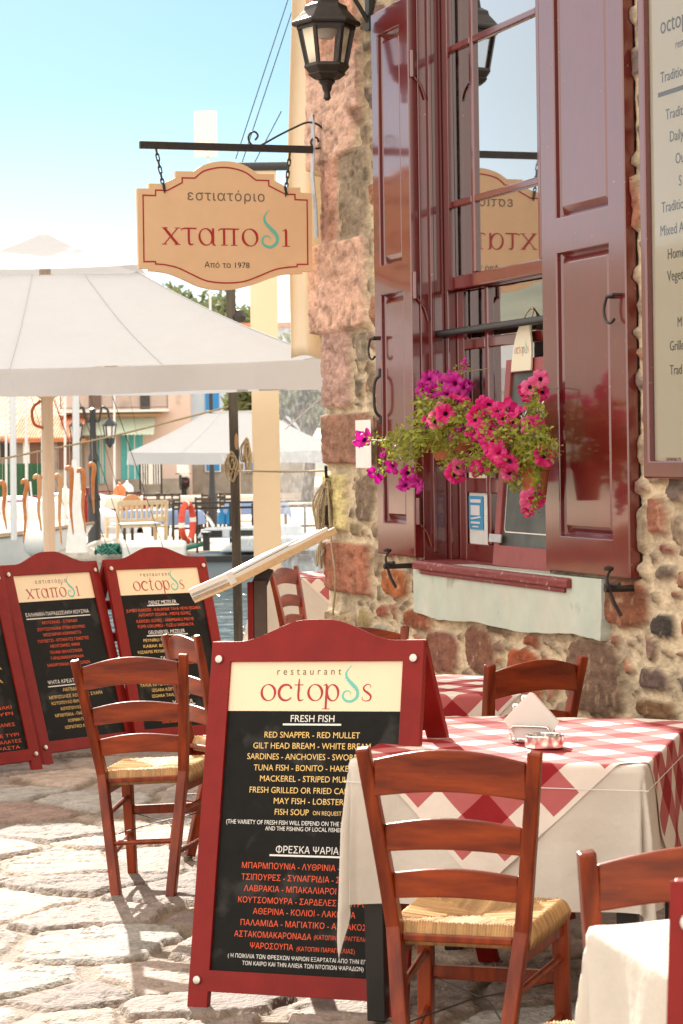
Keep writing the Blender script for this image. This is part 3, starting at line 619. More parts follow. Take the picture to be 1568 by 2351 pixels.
out = [s5(*q) for q in [(62, 697), (150, 697), (150, 660), (255, 662), (345, 618), (345, 570), (475, 572)] + crom([(475, 572), (540, 530), (620, 505), (700, 497), (790, 506), (870, 536), (950, 590)], 4)[1:] + [(1070, 592), (1070, 640), (1165, 690), (1262, 690), (1262, 728), (1345, 732), (1352, 1308), (1275, 1310), (1275, 1325)] + crom([(1230, 1327), (1150, 1330), (1050, 1355), (900, 1410), (720, 1445), (540, 1425), (400, 1365), (300, 1325), (200, 1307)], 4) + [(150, 1305), (150, 1288), (75, 1285)]]
m = MB(); m.M = HL; m.prism([ccw(out)], lambda x, z: (x, -.014, z), lambda x, z: (x, .014, z)); m.build('sign_board', M_sign, hs, bevel=.003)
bl = [s5(*q) for q in [(105, 747), (197, 750), (197, 710), (285, 712), (393, 655), (393, 620), (485, 622)] + crom([(485, 622), (560, 567), (700, 543), (840, 572), (935, 637)], 5)[1:] + [(1028, 640), (1028, 678), (1150, 740), (1221, 742), (1221, 780), (1310, 783), (1315, 1255), (1238, 1255), (1236, 1272)] + crom([(1180, 1275), (1080, 1292), (960, 1340), (850, 1380), (720, 1392), (580, 1378), (470, 1332), (360, 1280), (260, 1256)], 4) + [(198, 1252), (196, 1235), (112, 1235)]]
FT = lambda x, z: (x, -.0152, z)
BT = lambda x, z: (x, .0152, z)
bl = ccw(bl); m = MB(); m.M = HL
for T in (FT, BT): m.flat([offset_loop(bl, -.0035), offset_loop(bl, .0035)[::-1]], T)
m.build('border_line', M_txt['r'], hs, fix=False)
red, teal = MB(), MB(); red.M = teal.M = HL
xa, za = s5(245, 1103); xb, zb = s5(1185, 1121)
def slope_T(x0, z0, sl, T): return lambda x, z: T(x, z + (x - x0) * sl)
cx_ = (s5(62, 900)[0] + s5(1345, 900)[0]) / 2
for T in (FT, lambda x, z: BT(2 * cx_ - x, z)):
    wordmark(red, teal, XTA, xa, za - .004, xb - xa, .0845, slope_T(xa, za, (zb - za) / (xb - xa) * .8, T))
red.build('red_wordmark', M_txt['r'], hs, fix=False); teal.build('tentacle_mark', M_txt['t'], hs, fix=False)
gx = MB(); gx.M = HL; kx = MB(); kx.M = HL
for T in (FT, lambda x, z: BT(2 * cx_ - x, z)):
    x0, z0 = s5(432, 783); x1, z1 = s5(998, 795); text(gx, 'εστιατόριο', x0, z0, x1 - x0, .048, slope_T(x0, z0, (z1 - z0) / (x1 - x0), T), bold=-.004, fit='space')
    x0, z0 = s5(557, 1278); x1, z1 = s5(888, 1283); text(kx, 'Από το 1978', x0, z0, x1 - x0, .0275, slope_T(x0, z0, (z1 - z0) / (x1 - x0), T), bold=.026)
gx.build('small_lettering', M_txt['g'], hs, fix=False); kx.build('date_lettering', M_txt['k'], hs, fix=False)
for a, b in (((205, 398), (262, 722)), ((1190, 440), (1152, 748))):
    p, q = s5(*a), s5(*b); h = HL.translation; c = chain([Vector((p[0], 0, p[1])) + h, Vector((q[0], -.012, q[1])) + h], 'chain', hs, M_iron, .040, .0034)
for a in ((258, 700), (1153, 728)):
    p = s5(*a); m = MB(); m.M = HL; m.rail([(p[0] - .004, -.018, p[1] + .03), (p[0] + .004, -.018, p[1] - .012)], .012, .006, (0, 1, 0)); m.build('chain_hook', M_iron, hs)

# ------------------------------------------------------------------ wall lantern
a, zz = WL(749, 72, .24); lan = empty('wall_lantern', WM @ Matrix.Translation((a, -.24, zz - .285)), 'black six sided lantern on a bracket above the hanging sign', 'lantern')
b = .32
m = MB(); m.lathe([(.160, b - .012), (.166, b), (.160, b + .012), (.150, b + .016), (.105, b + .065), (.10, b + .085), (.062, b + .105), (.055, b + .15), (.035, b + .17), (.012, b + .26)], 6, rot=.3); m.build('lantern_roof', M_iron, lan, bevel=.003)
m = MB()
for k in range(6):
    t = .3 + k * math.pi / 3; m.beam((.132 * math.cos(t), .132 * math.sin(t), b - .01), (.094 * math.cos(t), .094 * math.sin(t), b - .195), .016, .016)
m.lathe([(.140, b - .028), (.140, b - .008), (.12, b - .008), (.12, b - .028)], 6, rot=.3); m.lathe([(.078, b - .20), (.104, b - .19), (.108, b - .205), (.085, b - .232), (.090, b - .24), (.060, b - .262), (.03, b - .27)], 6, rot=.3); m.build('lantern_frame', M_iron, lan)
m = MB()
for k in range(6):
    t, t2 = .3 + k * math.pi / 3, .3 + (k + 1) * math.pi / 3; m.add([(.128 * math.cos(t), .128 * math.sin(t), b - .01), (.128 * math.cos(t2), .128 * math.sin(t2), b - .01), (.092 * math.cos(t2), .092 * math.sin(t2), b - .195), (.092 * math.cos(t), .092 * math.sin(t), b - .195)], [(0, 1, 2, 3)])
m.build('lantern_glass', glassy('lantern_pane', (.93, .93, .92), 1.2, .05), lan, fix=False)
m = MB(); m.lathe([(.0, b - .075), (.03, b - .07), (.05, b - .045), (.052, b - .015), (.03, b + .0)], 16); m.build('bulb', mat('frosted_bulb', (.72, .66, .58), .4, trans=.4), lan, smooth=True)
m = MB(); m.lathe([(.035, b - .262), (.040, b - .275), (.026, b - .29), (.022, b - .31), (.014, b - .325), (.016, b - .34), (.018, b - .35), (.008, b - .362)], 12); m.build('finial', M_iron, lan, smooth=True)
m = MB(); m.box(-.03, .03, .205, .235, b - .02, b + .42); m.tube(crom([(0, .21, b + .02), (0, .16, b + .10), (0, .08, b + .22), (0, .03, b + .30), (0, 0, b + .31), (0, 0, b + .25)], 5), .011, 8); m.tube([(0, .21, b + .19), (0, -.0, b + .19)], .012, 8); m.build('wall_bracket', M_iron, lan, smooth=True)

# ------------------------------------------------------------------ things on and in the window
a, zz = WL(1130, 1290, -.055)
cb = empty('chalkboard', WM @ Matrix.Translation((a, .055, 1.14)) @ Matrix.Rotation(R(-5), 4, 'X'), 'maroon framed chalkboard with handwritten dish of the day leaning inside window', 'chalkboard')
Hc = zat(1128, 826, 10.15) - 1.14; Wc = .66; t = .058
M_frm = mat('dusty_pink_frame', (.28, .055, .055), .45, bump=.1, bscale=60, var=.12)
m = MB(); m.prism([rect(0, Wc, 0, Hc), [(t, .09), (t, Hc - t), (Wc - t, Hc - t), (Wc - t, .09)]], lambda x, z: (x, 0, z), lambda x, z: (x, .03, z)); m.build('board_frame', M_frm, cb, bevel=.003)
m = MB(); m.box(t - .005, Wc - t + .005, .014, .024, .085, Hc - t + .005); m.build('slate', mat('chalky_slate', (.045, .052, .050), .55, col2=(.10, .115, .105), nscale=4, var=.2), cb)
T = lambda x, z: (x, .0125, z)
m = MB(); text(m, 'dish of the', t + .045, Hc - .30, .40, .062, slope_T(t, 0, .22, T), shear=.25, bold=.006); text(m, 'day', t + .29, Hc - .36, .17, .055, slope_T(t, 0, .22, T), shear=.25, bold=.006); m.build('chalk_writing', M_txt['w'], cb, fix=False)
m = MB(); lp = [(t + .018, .16), (t + .03, .145), (Wc - t - .03, .145), (Wc - t - .018, .16), (Wc - t - .018, Hc - .42), (t + .018, Hc - .42)]
m.flat([ccw(lp), offset_loop(ccw(lp), .005)[::-1]], T); m.build('painted_outline', M_txt['w'], cb, fix=False)
m = MB(); m.flat([ribbon([(t + .04, .50), (t + .10, .545), (t + .17, .52), (t + .24, .505), (t + .32, .54)], [.005] * 5)], T); text(m, 'D', t + .30, .60, .05, .09, T, bold=-.012); m.build('faded_drawing', mat('faded_yellow_chalk', (.30, .27, .18), .8), cb, fix=False)
m = MB(); m.box(-.03, .10, -.012, -.004, .10, .135); m.build('metal_latch', M_zinc, cb, bevel=.001)
tg = [(.10 + .0, Hc - .055)] + [(.205 - .105 * math.cos(R(q)), Hc - .03 + .185 * math.sin(R(q))) for q in range(0, 181, 12)] + [(.31, Hc - .055)]
m = MB(); m.prism([ccw(tg)], lambda x, z: (x, -.016, z), lambda x, z: (x, -.006, z)); tp = m.build('name_tag', mat('cream_tag', (.72, .66, .50), .5), cb, bevel=.002)
m = MB(); n_ = MB(); wordmark(m, n_, OCT, .13, Hc + .02, .15, .026, lambda x, z: (x, -.0175, z)); m.build('tag_wordmark', mat('faded_red_lettering', (.45, .20, .14), .6), tp, fix=False); n_.build('tag_tentacle', M_txt['t'], tp, fix=False)
m = MB(); m.tube(crom([(.17, -.012, Hc + .12), (.19, 0, Hc + .19), (.21, .02, Hc + .21), (.25, .0, Hc + .15), (.28, -.01, Hc + .08)], 5), .004, 6); m.build('tag_string', M_rope, tp, smooth=True)
def sticker(name, u0, v0, u1, v1, o, mt, label, cat):
    (a, z0), (b_, _) = WL(u0, v1, o), WL(u1, v1, o); z1 = WL(u0, v0, o)[1]; r = empty(name, WM @ Matrix.Translation((a, -o, z0)), label, cat); m = MB(); m.box(0, b_ - a, -.002, 0, 0, z1 - z0); m.build('sheet', mt, r); return r, b_ - a, z1 - z0
sticker('paper_notice', 1080, 1130, 1122, 1252, -.168, mat('pale_film', (.62, .64, .62), .5, var=.1), 'pale paper sheet taped behind the lowest left pane', 'paper notice')
sticker('paper_label', 1078, 1085, 1122, 1114, -.168, mat('cream_label', (.66, .58, .48), .5), 'small cream label on the glass just above the lowest pane', 'label')
st, w_, h_ = sticker('window_sticker', 1078, 1138, 1110, 1214, -.163, mat('blue_sticker', (.05, .28, .50), .4), 'blue and white sticker on the lowest left window pane', 'sticker')
m = MB(); m.flat([rect(w_ * .15, w_ * .8, h_ * .42, h_ * .72)], lambda x, z: (x, -.0035, z)); m.flat([rect(w_ * .12, w_ * .88, h_ * .80, h_ * .90)], lambda x, z: (x, -.0035, z)); m.flat([[(w_ * .1, h_ * .33), (w_ * .8, h_ * .40), (w_ * .9, h_ * .36), (w_ * .2, h_ * .29)]], lambda x, z: (x, -.0035, z))
m.flat([rect(w_ * .15, w_ * .8, h_ * .17, h_ * .23)], lambda x, z: (x, -.0035, z)); m.flat([rect(w_ * .25, w_ * .7, h_ * .06, h_ * .10)], lambda x, z: (x, -.0035, z)); m.build('printed_panels', mat('pale_print', (.62, .62, .66), .5), st, fix=False)
r, w_, h_ = sticker('wall_plaque', 818, 965, 853, 1074, .085, M_white, 'small blank white plaque on the corner stones left of window', 'plaque')
# framed menu on the wall, right
(a, zb) = WL(1489, 1098, .06); wm_ = empty('wall_menu', WM @ Matrix.Translation((a, -.06, zb)), 'tall cream menu board in a maroon frame on the stone wall', 'menu board')
Wm, Hm = 1.25, 2.6; t = .042
m = MB(); m.prism([rect(0, Wm, 0, Hm), [(t, t + .02), (t, Hm - t), (Wm - t, Hm - t), (Wm - t, t + .02)]], lambda x, z: (x, -.02, z), lambda x, z: (x, .03, z)); m.build('frame', M_shut, wm_, bevel=.006)
m = MB(); m.box(t - .01, Wm - t + .01, .006, .02, t, Hm - t + .01); m.build('menu_sheet', mat('cream_menu_sheet', (.88, .79, .62), .5), wm_)
m = MB(); m.add([(t, .0, t), (Wm - t, .0, t), (Wm - t, .0, Hm - t), (t, .0, Hm - t)], [(0, 1, 2, 3)]); m.build('glazing', glassy('menu_glazing', (.96, .96, .95), 1.3, .05), wm_, fix=False)
dk, rr = MB(), MB(); T = lambda x, z: (x, .0045, z)
for body, x, y, c in (('octop', 140, 165, 82), ('restaurant', 212, 232, 40), ('Traditional', 140, 398, 50), ('Traditional', 165, 575, 50), ('Daily', 185, 680, 50), ('Our', 212, 785, 50), ('S', 228, 890, 50), ('Traditional', 145, 1020, 50), ('Mixed A', 140, 1132, 50), ('Home', 175, 1242, 50), ('Vegeta', 172, 1348, 50), ('M', 222, 1565, 46), ('Grille', 185, 1680, 46), ('Trad', 185, 1795, 46), ('www.o', 168, 2215, 36)):
    s_, z_ = WL((1480 + x / 2.043) / 1.02105, (y / 2.043) / 1.02105, .055); z2 = WL((1480 + x / 2.043) / 1.02105, ((y - c) / 2.043) / 1.02105, .055)[1]
    text(rr if body[0] == 'w' else dk, body, s_ - a, z_ - zb, None, z2 - z_, T, bold=.012)
s_, z_ = WL((1480 + 128 / 2.043) / 1.02105, 457 / 2.043 / 1.02105, .055); dk.flat([rect(s_ - a, s_ - a + .7, z_ - zb - .008, z_ - zb + .008)], T)
dk.build('menu_lettering', mat('reflection_greyed_lettering', (.11, .10, .085), .6), wm_, fix=False); rr.build('web_address', M_txt['r'], wm_, fix=False)  # menu lettering lightened to grey: the glazing's reflection put into its colour
# lettering of the three readable boards: words, left end, baseline, width, capital height, colour, part the width was measured on
TX0 = [
('restaurant',0.2215,1.0000,0.2104,0.0224,'g',0),
('octop~s',0.1698,0.9227,0.3642,0.0483,'r',0),
('FRESH FISH',0.2759,0.8599,0.1426,0.0199,'w',0),
('_',0.2510,0.8496,0.1904,0.0053,'w',0),
('RED SNAPPER - RED MULLET',0.1927,0.8129,0.3110,0.0173,'y',0),
('GILT HEAD BREAM - WHITE BREAM',0.1577,0.7806,0.3822,0.0173,'y',0),
('SARDINES - ANCHOVIES - SWORDFISH',0.1401,0.7485,0.3133,0.0173,'y','SARDINES - ANCHOVIES - SW'),
('TUNA FISH - BONITO - HAKE(COD)',0.1640,0.7157,0.3168,0.0172,'y','TUNA FISH - BONITO - HAKE('),
('MACKEREL - STRIPED MULLET',0.1872,0.6839,0.3228,0.0171,'y',0),
('FRESH GRILLED OR FRIED CALAMARI',0.1549,0.6503,0.3523,0.0171,'y','FRESH GRILLED OR FRIED CALAM'),
('MAY FISH - LOBSTER',0.2372,0.6190,0.2267,0.0170,'y',0),
('FISH SOUP',0.2425,0.5869,0.1110,0.0170,'y',0),
('ON REQUEST',0.3666,0.5883,0.0922,0.0117,'y',0),
('(THE VARIETY OF FRESH FISH WILL DEPEND ON THE SEASON',0.0846,0.5579,0.4290,0.0123,'w',0),
('AND THE FISHING OF LOCAL FISHERMEN)',0.2148,0.5410,0.2848,0.0117,'w',0),
('ΦΡΕΣΚΑ ΨΑΡΙΑ',0.2539,0.4767,0.2028,0.0194,'w',0),
('_',0.2346,0.4667,0.2389,0.0052,'w',0),
('ΜΠΑΡΜΠΟΥΝΙΑ - ΛΥΘΡΙΝΙΑ - Φ',0.1463,0.4294,0.3167,0.0165,'o','ΜΠΑΡΜΠΟΥΝΙΑ - ΛΥΘΡΙΝΙΑ -'),
('ΤΣΙΠΟΥΡΕΣ - ΣΥΝΑΓΡΙΔΙΑ - Σ',0.1469,0.3960,0.2983,0.0164,'o','ΤΣΙΠΟΥΡΕΣ - ΣΥΝΑΓΡΙΔΙΑ -'),
('ΛΑΒΡΑΚΙΑ - ΜΠΑΚΑΛΙΑΡΟΙ - Γ',0.1577,0.3635,0.3132,0.0164,'o','ΛΑΒΡΑΚΙΑ - ΜΠΑΚΑΛΙΑΡΟΙ -'),
('ΚΟΥΤΣΟΜΟΥΡΑ - ΣΑΡΔΕΛΕΣ - ΓΑΥΡΟΣ',0.1415,0.3302,0.3821,0.0163,'o','ΚΟΥΤΣΟΜΟΥΡΑ - ΣΑΡΔΕΛΕΣ - ΓΑΥ'),
('ΑΘΕΡΙΝΑ - ΚΟΛΙΟΙ - ΛΑΚΕΡΔΑ',0.1920,0.2985,0.3287,0.0163,'o',0),
('ΠΑΛΑΜΙΔΑ - ΜΑΓΙΑΤΙΚΟ - ΑΣΤΑΚΟΣ',0.1538,0.2649,0.4051,0.0163,'o',0),
('ΑΣΤΑΚΟΜΑΚΑΡΟΝΑΔΑ',0.1356,0.2319,0.2495,0.0162,'o',0),
('(ΚΑΤΟΠΙΝ ΠΑΡΑΓΓΕΛΙΑΣ)',0.3937,0.2341,0.1824,0.0118,'o',0),
('ΨΑΡΟΣΟΥΠΑ',0.1895,0.2001,0.1394,0.0162,'o',0),
('(ΚΑΤΟΠΙΝ ΠΑΡΑΓΓΕΛΙΑΣ)',0.3406,0.1993,0.1848,0.0118,'o',0),
('( Η ΠΟΙΚΙΛΙΑ ΤΩΝ ΦΡΕΣΚΩΝ ΨΑΡΙΩΝ ΕΞΑΡΤΑΤΑΙ ΑΠΟ ΤΗΝ ΕΠΟΧΗ',0.1195,0.1717,0.4555,0.0111,'w','( Η ΠΟΙΚΙΛΙΑ ΤΩΝ ΦΡΕΣΚΩΝ ΨΑΡΙΩΝ ΕΞΑΡΤΑΤΑΙ ΑΠΟ ΤΗΝ ΕΠΟ'),
('ΤΟΝ ΚΑΙΡΟ ΚΑΙ ΤΗΝ ΑΛΙΕΙΑ ΤΩΝ ΝΤΟΠΙΩΝ ΨΑΡΑΔΩΝ)',0.1677,0.1518,0.3876,0.0110,'w',0),
]
TX1 = [
('εστιατόριο',0.2180,0.9893,0.2265,0.0235,'g',0),
('χταπό~ι',0.1365,0.9088,0.3878,0.0528,'r',0),
('ΕΛΛΗΝΙΚΗ ΠΑΡΑΔΟΣΙΑΚΗ ΚΟΥΖΙΝΑ',0.1010,0.8103,0.4611,0.0193,'w',0),
('_',0.0997,0.7947,0.4663,0.0054,'w',0),
('ΜΟΥΣΑΚΑΣ - ΣΤΙΦΑΔΟ',0.2056,0.7642,0.2549,0.0155,'o',0),
('ΣΟΥΤΖΟΥΚΑΚΙΑ ΣΤΟΝ ΦΟΥΡΝΟ',0.1600,0.7285,0.3473,0.0154,'o',0),
('ΜΟΣΧΑΡΑΚΙ ΚΟΚΚΙΝΙΣΤΟ',0.1959,0.6973,0.2733,0.0154,'o',0),
('ΓΙΟΥΒΕΤΣΙ - ΝΤΟΜΑΤΕΣ ΓΕΜΙΣΤΕΣ',0.1468,0.6637,0.3708,0.0153,'o',0),
('ΜΕΛΙΤΖΑΝΕΣ ΙΜΑΜ',0.2285,0.6324,0.2108,0.0154,'o',0),
('ΠΙΛΑΦΙ ΘΑΛΑΣΣΙΝΩΝ',0.2167,0.5980,0.2314,0.0154,'o',0),
('ΓΑΡΙΔΟΜΑΚΑΡΟΝΑΔΑ',0.2127,0.5662,0.2385,0.0153,'o',0),
('ΜΑΚΑΡΟΝΑΔΑ ΘΑΛΑΣΣΙΝΩΝ',0.1769,0.5297,0.3088,0.0153,'o',0),
('ΨΗΤΑ ΚΡΕΑΤΑ',0.1549,0.4342,0.1896,0.0197,'w','ΨΗΤΑ ΚΡΕΑΤ'),
('_',0.1488,0.4200,0.3694,0.0053,'w',0),
('ΛΕΠΙΔΙΑ - ΠΑΡΙΣΙΕΣ',0.2464,0.3904,0.2948,0.0160,'y',0),
('ΜΠΡΙΖΟΛΕΣ ΧΟΙΡΙΝΕΣ ΣΧΑΡΑ',0.1405,0.3549,0.3898,0.0159,'y',0),
('ΚΟΤΟΠΟΥΛΟ ΦΙΛΕΤΟ',0.1485,0.3225,0.2098,0.0158,'y','ΚΟΤΟΠΟΥΛΟ ΦΙΛΕ'),
('ΚΟΤΟΠΟΥΛΟ ΣΧ',0.2050,0.2890,0.1436,0.0159,'y','ΚΟΤΟΠΟΥΛΟ'),
('ΜΠΙΦΤΕΚΙΑ - ΠΑΪΔΑΚΙΑ',0.1548,0.2555,0.2097,0.0158,'y','ΜΠΙΦΤΕΚΙΑ - ΠΑΪΔ'),
('ΧΟΙΡΙΝΗ ΠΑΝΣΕΤΑ',0.2368,0.2219,0.1285,0.0159,'y','ΧΟΙΡΙΝΗ ΠΑ'),
('ΧΩΡΙΑΤΙΚΟ ΛΟΥΚΑΝΙΚΟ',0.2043,0.1870,0.1609,0.0158,'y','ΧΩΡΙΑΤΙΚΟ ΛΟ'),
]
TX2 = [
('restaurant',0.2273,0.9969,0.2012,0.0245,'g',0),
('octop~s',0.1647,0.9155,0.3503,0.0528,'r',0),
('DENIZ MEZELER',0.2502,0.8330,0.1892,0.0211,'w',0),
('_',0.2368,0.8245,0.2176,0.0057,'w',0),
('JUMBO KARIDES - KALAMAR TAVA VEYA IZGARA',0.0886,0.7948,0.5113,0.0169,'o',0),
('AHTAPOT IZGARA - MIDYE GÜVEÇ',0.1657,0.7664,0.3603,0.0169,'o',0),
('KARIDES GÜVEÇ - SARIMSAKLI MIDYE',0.1449,0.7316,0.3932,0.0169,'o',0),
('FÜME USKUMRU - TUZLU SARDALYA',0.1481,0.7015,0.3832,0.0168,'o',0),
('GELENEKSEL MEZELER',0.2110,0.6637,0.2500,0.0201,'w',0),
('_',0.1970,0.6522,0.2812,0.0056,'w',0),
('PEYNIRLI KABAK - DOLMASI',0.1683,0.6213,0.3446,0.0168,'y',0),
('KABAK BÖREK - DOLMASI',0.1613,0.5885,0.3570,0.0168,'y',0),
('KIZARMIS PEYNIR -',0.1171,0.5562,0.1994,0.0167,'y',0),
('TAZE',0.2617,0.5145,0.0650,0.0192,'w',0),
('EZGIT - SIN',0.4466,0.4823,0.0989,0.0169,'o',0),
('TAVUK SIS - DANA PIRZOLA',0.0918,0.3703,0.2564,0.0165,'y','TAVUK SIS - DANA PIRZ'),
('IZGARA KÖFTE - SOSIS',0.1660,0.3384,0.1753,0.0166,'y','IZGARA KÖFTE -'),
('IZGARA TAVUK - SOSIS',0.1590,0.3061,0.1750,0.0165,'y','IZGARA TAVUK'),
('VEJETER',0.2905,0.2614,0.1390,0.0198,'w',0),
('_',0.2404,0.2527,0.2017,0.0055,'w',0),
('FIRINDA KÖFTE -',0.0606,0.1928,0.1711,0.0164,'o',0),
('DENIZ ÜRÜN',0.1959,0.1585,0.1055,0.0165,'o',0),
]
# ------------------------------------------------------------------ folding menu boards
BW, BA, BKL, BKH, BPX, BPT, BHB, BPB, BSH = .6957, .0294, .1014, 1.0459, .0653, 1.0391, .892, .1313, 1.0999
def board_matrix(X0, Y0, phi, th, tau):
    x0 = Vector((math.cos(phi), math.sin(phi), 0)); nh = Vector((math.sin(phi), -math.cos(phi), 0)); z = Vector((0, 0, 1)); u0 = -nh * math.sin(th) + z * math.cos(th)
    ex = x0 * math.cos(tau) + u0 * math.sin(tau); eu = u0 * math.cos(tau) - x0 * math.sin(tau); ey = eu.cross(ex)
    return Matrix(((ex.x, ey.x, eu.x, X0), (ex.y, ey.y, eu.y, Y0), (ex.z, ey.z, eu.z, 0), (0, 0, 0, 1)))
def arch_outline():
    q = [(0, 0), (BPX, 0), (BPX, .070), (BW - BPX, .070), (BW - BPX, 0), (BW, 0), (BW, BSH)]
    for k in range(1, 30):
        x = 1 - k / 30; a = min(x, 1 - x); s = max(0, min(1, (a - .13) / .32)); q.append((x * BW, BSH + .064 * s * s * (3 - 2 * s)))
    return q + [(0, BSH)]
def make_board(pose, lines, label, rear=True):
    M = board_matrix(*pose); r = empty('menu_board', M, label, 'menu board', 'folding menu boards of the restaurant')
    m = MB(); m.prism([ccw(arch_outline()), cw(rect(BPX, BW - BPX, BPB, BPT))], lambda x, z: (x, 0, z), lambda x, z: (x, .024, z)); m.build('front_frame', M_board, r, bevel=.003)
    m = MB(); m.box(BPX - .006, BW - BPX + .006, .009, .016, BHB, BPT + .006); m.build('header_panel', M_cream, r)
    m = MB(); m.box(BPX - .006, BW - BPX + .006, .009, .016, BPB - .006, BHB); m.build('menu_panel', M_black, r)
    T = lambda x, z: (x, .0082, z); L = {}
    def mb(c): return L.setdefault(c, MB())
    for body, x, z, w, h, c, vis in lines:
        if body == '_': mb(c).flat([rect(x, x + w, z, z + h)], T)
        elif '~' in body: wordmark(mb('r'), mb('t'), OCT if body[0] == 'o' else XTB, x, z, w, h, T)
        elif c == 'g': text(mb(c), body, x, z, w, h * .93, T, bold=-.002, fit='space')
        else: text(mb(c), body, x, z, w, h, T, vis or None, bold=.032)
    for c, n in (('w', 'white_heading'), ('y', 'yellow_menu_text'), ('o', 'orange_menu_text'), ('r', 'red_wordmark'), ('t', 'tentacle_mark'), ('g', 'small_lettering')):
        if c in L: L[c].build(n, M_txt[c], r, fix=False)
    for x in (BA, BW - BA):
        for z in (BKL, BKH):
            m = MB(); m.M = Matrix.Translation((x, 0, z)) @ Matrix.Rotation(R(90), 4, 'X'); m.lathe([(.0115, 0), (.0125, .003), (.0115, .008), (.006, .0095)], 14); m.build('knob', M_knob, r, smooth=True)
    # the rear leg frame, hinged at the top
    m = MB(); m.M = Matrix.Translation((0, .030, 1.06)) @ Matrix.Rotation(R(38), 4, 'X') @ Matrix.Translation((0, 0, -1.06))
    m.box(0, BPX, 0, .024, -.06, BSH); m.box(BW - BPX, BW, 0, .024, -.06, BSH)
    for z in (.14, .36, .60, .80, 1.03): m.box(BPX, BW - BPX, .004, .020, z, z + .055)
    m.build('rear_frame', M_board, r, bevel=.003)
    return r
make_board((-.4765, 6.9285, -.4409, .234, .0311), TX0, 'large fish menu board in english and greek in front of the table')
make_board((-1.5763, 12.4257, .8666, .3033, -.0086), TX1, 'greek traditional cuisine menu board standing behind the lone left chair')
make_board((-1.1232, 12.9005, .7035, .3032, -.0153), TX2, 'turkish menu board with octopus heading standing at right end of the row')
# the leftmost of the row, cut by the picture edge
pose3 = [-2.02, 11.86, .8666, .3033, -.0086]
kz = P(81.2, 1725, 12.25); q = board_matrix(*pose3) @ Vector((BW - BA, 0, BKL)); pose3[0] += kz.x - q.x; pose3[1] += kz.y - q.y
L3 = [('ΣΑΛΑΤΕΣ', .22, .80, .25, .0193, 'w', 0), ('ΧΩΡΙΑΤΙΚΗ - ΡΟΚΑ', .17, .56, .40, .016, 'y', 0), ('ΝΤΟΜΑΤΑ', .30, .49, .26, .016, 'y', 0), ('ΣΑΓΑΝΑΚΙ', .36, .352, .22, .016, 'o', 0), ('ΤΥΡΙ', .44, .318, .14, .016, 'o', 0), ('ΜΕΛΙΤΖΑΝΕΣ', .34, .262, .24, .016, 'o', 0), ('ΠΙΠΕΡΙΕΣ ΜΕ ΤΥΡΙ', .22, .207, .37, .016, 'o', 0), ('ΔΙΑΦΟΡΕΣ ΣΑΛΑΤΕΣ', .22, .174, .38, .016, 'o', 0), ('ΧΟΡΤΑ ΒΡΑΣΤΑ', .24, .142, .34, .016, 'o', 0)]
make_board(pose3, L3, 'leftmost menu board, cut off by the picture edge')
cpos = P(1538, 2030, 3.15); pn = [cpos.x, cpos.y, -.44, .234, .03]; q = board_matrix(*pn) @ Vector((0, 0, BSH)); pn[0] += cpos.x - q.x; pn[1] += cpos.y - q.y
make_board(pn, [], 'blurred near menu board edge at the lower right beside white table')

# ------------------------------------------------------------------ taverna chairs
def seat_mesh(name, par):
    n = 150; V = []; C = []; rng = np.random.RandomState(3); st = rng.rand(400)
    for j in range(n + 1):
        for i in range(n + 1):
            u, v = 2 * i / n - 1, 2 * j / n - 1
            eu = math.copysign(abs(u) ** .8, u); ev = math.copysign(abs(v) ** .8, v)
            hw = .180 + .018 * (ev * .5 + .5); x = eu * hw; y = ev * .19
            e = max(abs(u), abs(v)); quad = abs(v) > abs(u)
            q = x if quad else y; ph = q / .0068; k = int((q + .3) / .0068) + (0 if quad else 90)
            rim = max(0., (e - .86) / .14); z = .462 - .016 * (1 - e) - .034 * rim ** 2.2 + .0024 * math.sin(2 * math.pi * ph) * (1 if e > .06 else 0) + .004 * (st[k % 400] - .5)
            diag = abs(abs(u) - abs(v)); z -= .005 * max(0, 1 - diag / .05)
            V.append((x, y, z)); b = .75 + .5 * st[k % 400]; dk = 1 - .35 * max(0, math.cos(2 * math.pi * ph + math.pi)) ** 2
            C.append((.47 * b * dk, .28 * b * dk, .115 * b * dk))
    F = gridfaces(n + 1, n + 1).tolist()
    edge = [i for i in range(n + 1)] + [j * (n + 1) + n for j in range(1, n + 1)] + [n * (n + 1) + i for i in range(n - 1, -1, -1)] + [j * (n + 1) for j in range(n - 1, 0, -1)]
    b0 = len(V)
    for i in edge: V.append((V[i][0] * .97, V[i][1] * .97, .404)); C.append(tuple(c * .8 for c in C[i]))
    m = len(edge)
    for k in range(m): F.append([edge[(k + 1) % m], edge[k], b0 + k, b0 + (k + 1) % m])
    V.append((0, 0, .42)); C.append((.3, .2, .1))
    for k in range(m): F.append([b0 + (k + 1) % m, b0 + k, len(V) - 1])
    me = bpy.data.meshes.new(name); me.from_pydata(V, [], F); me.materials.append(M_rush); a = me.attributes.new('Col', 'FLOAT_COLOR', 'POINT'); c = np.ones((len(V), 4), np.float32); c[:, :3] = C; a.data.foreach_set('color', c.ravel()); me.shade_smooth()
    o = bpy.data.objects.new(name, me); COL.objects.link(o); o.parent = par; return o
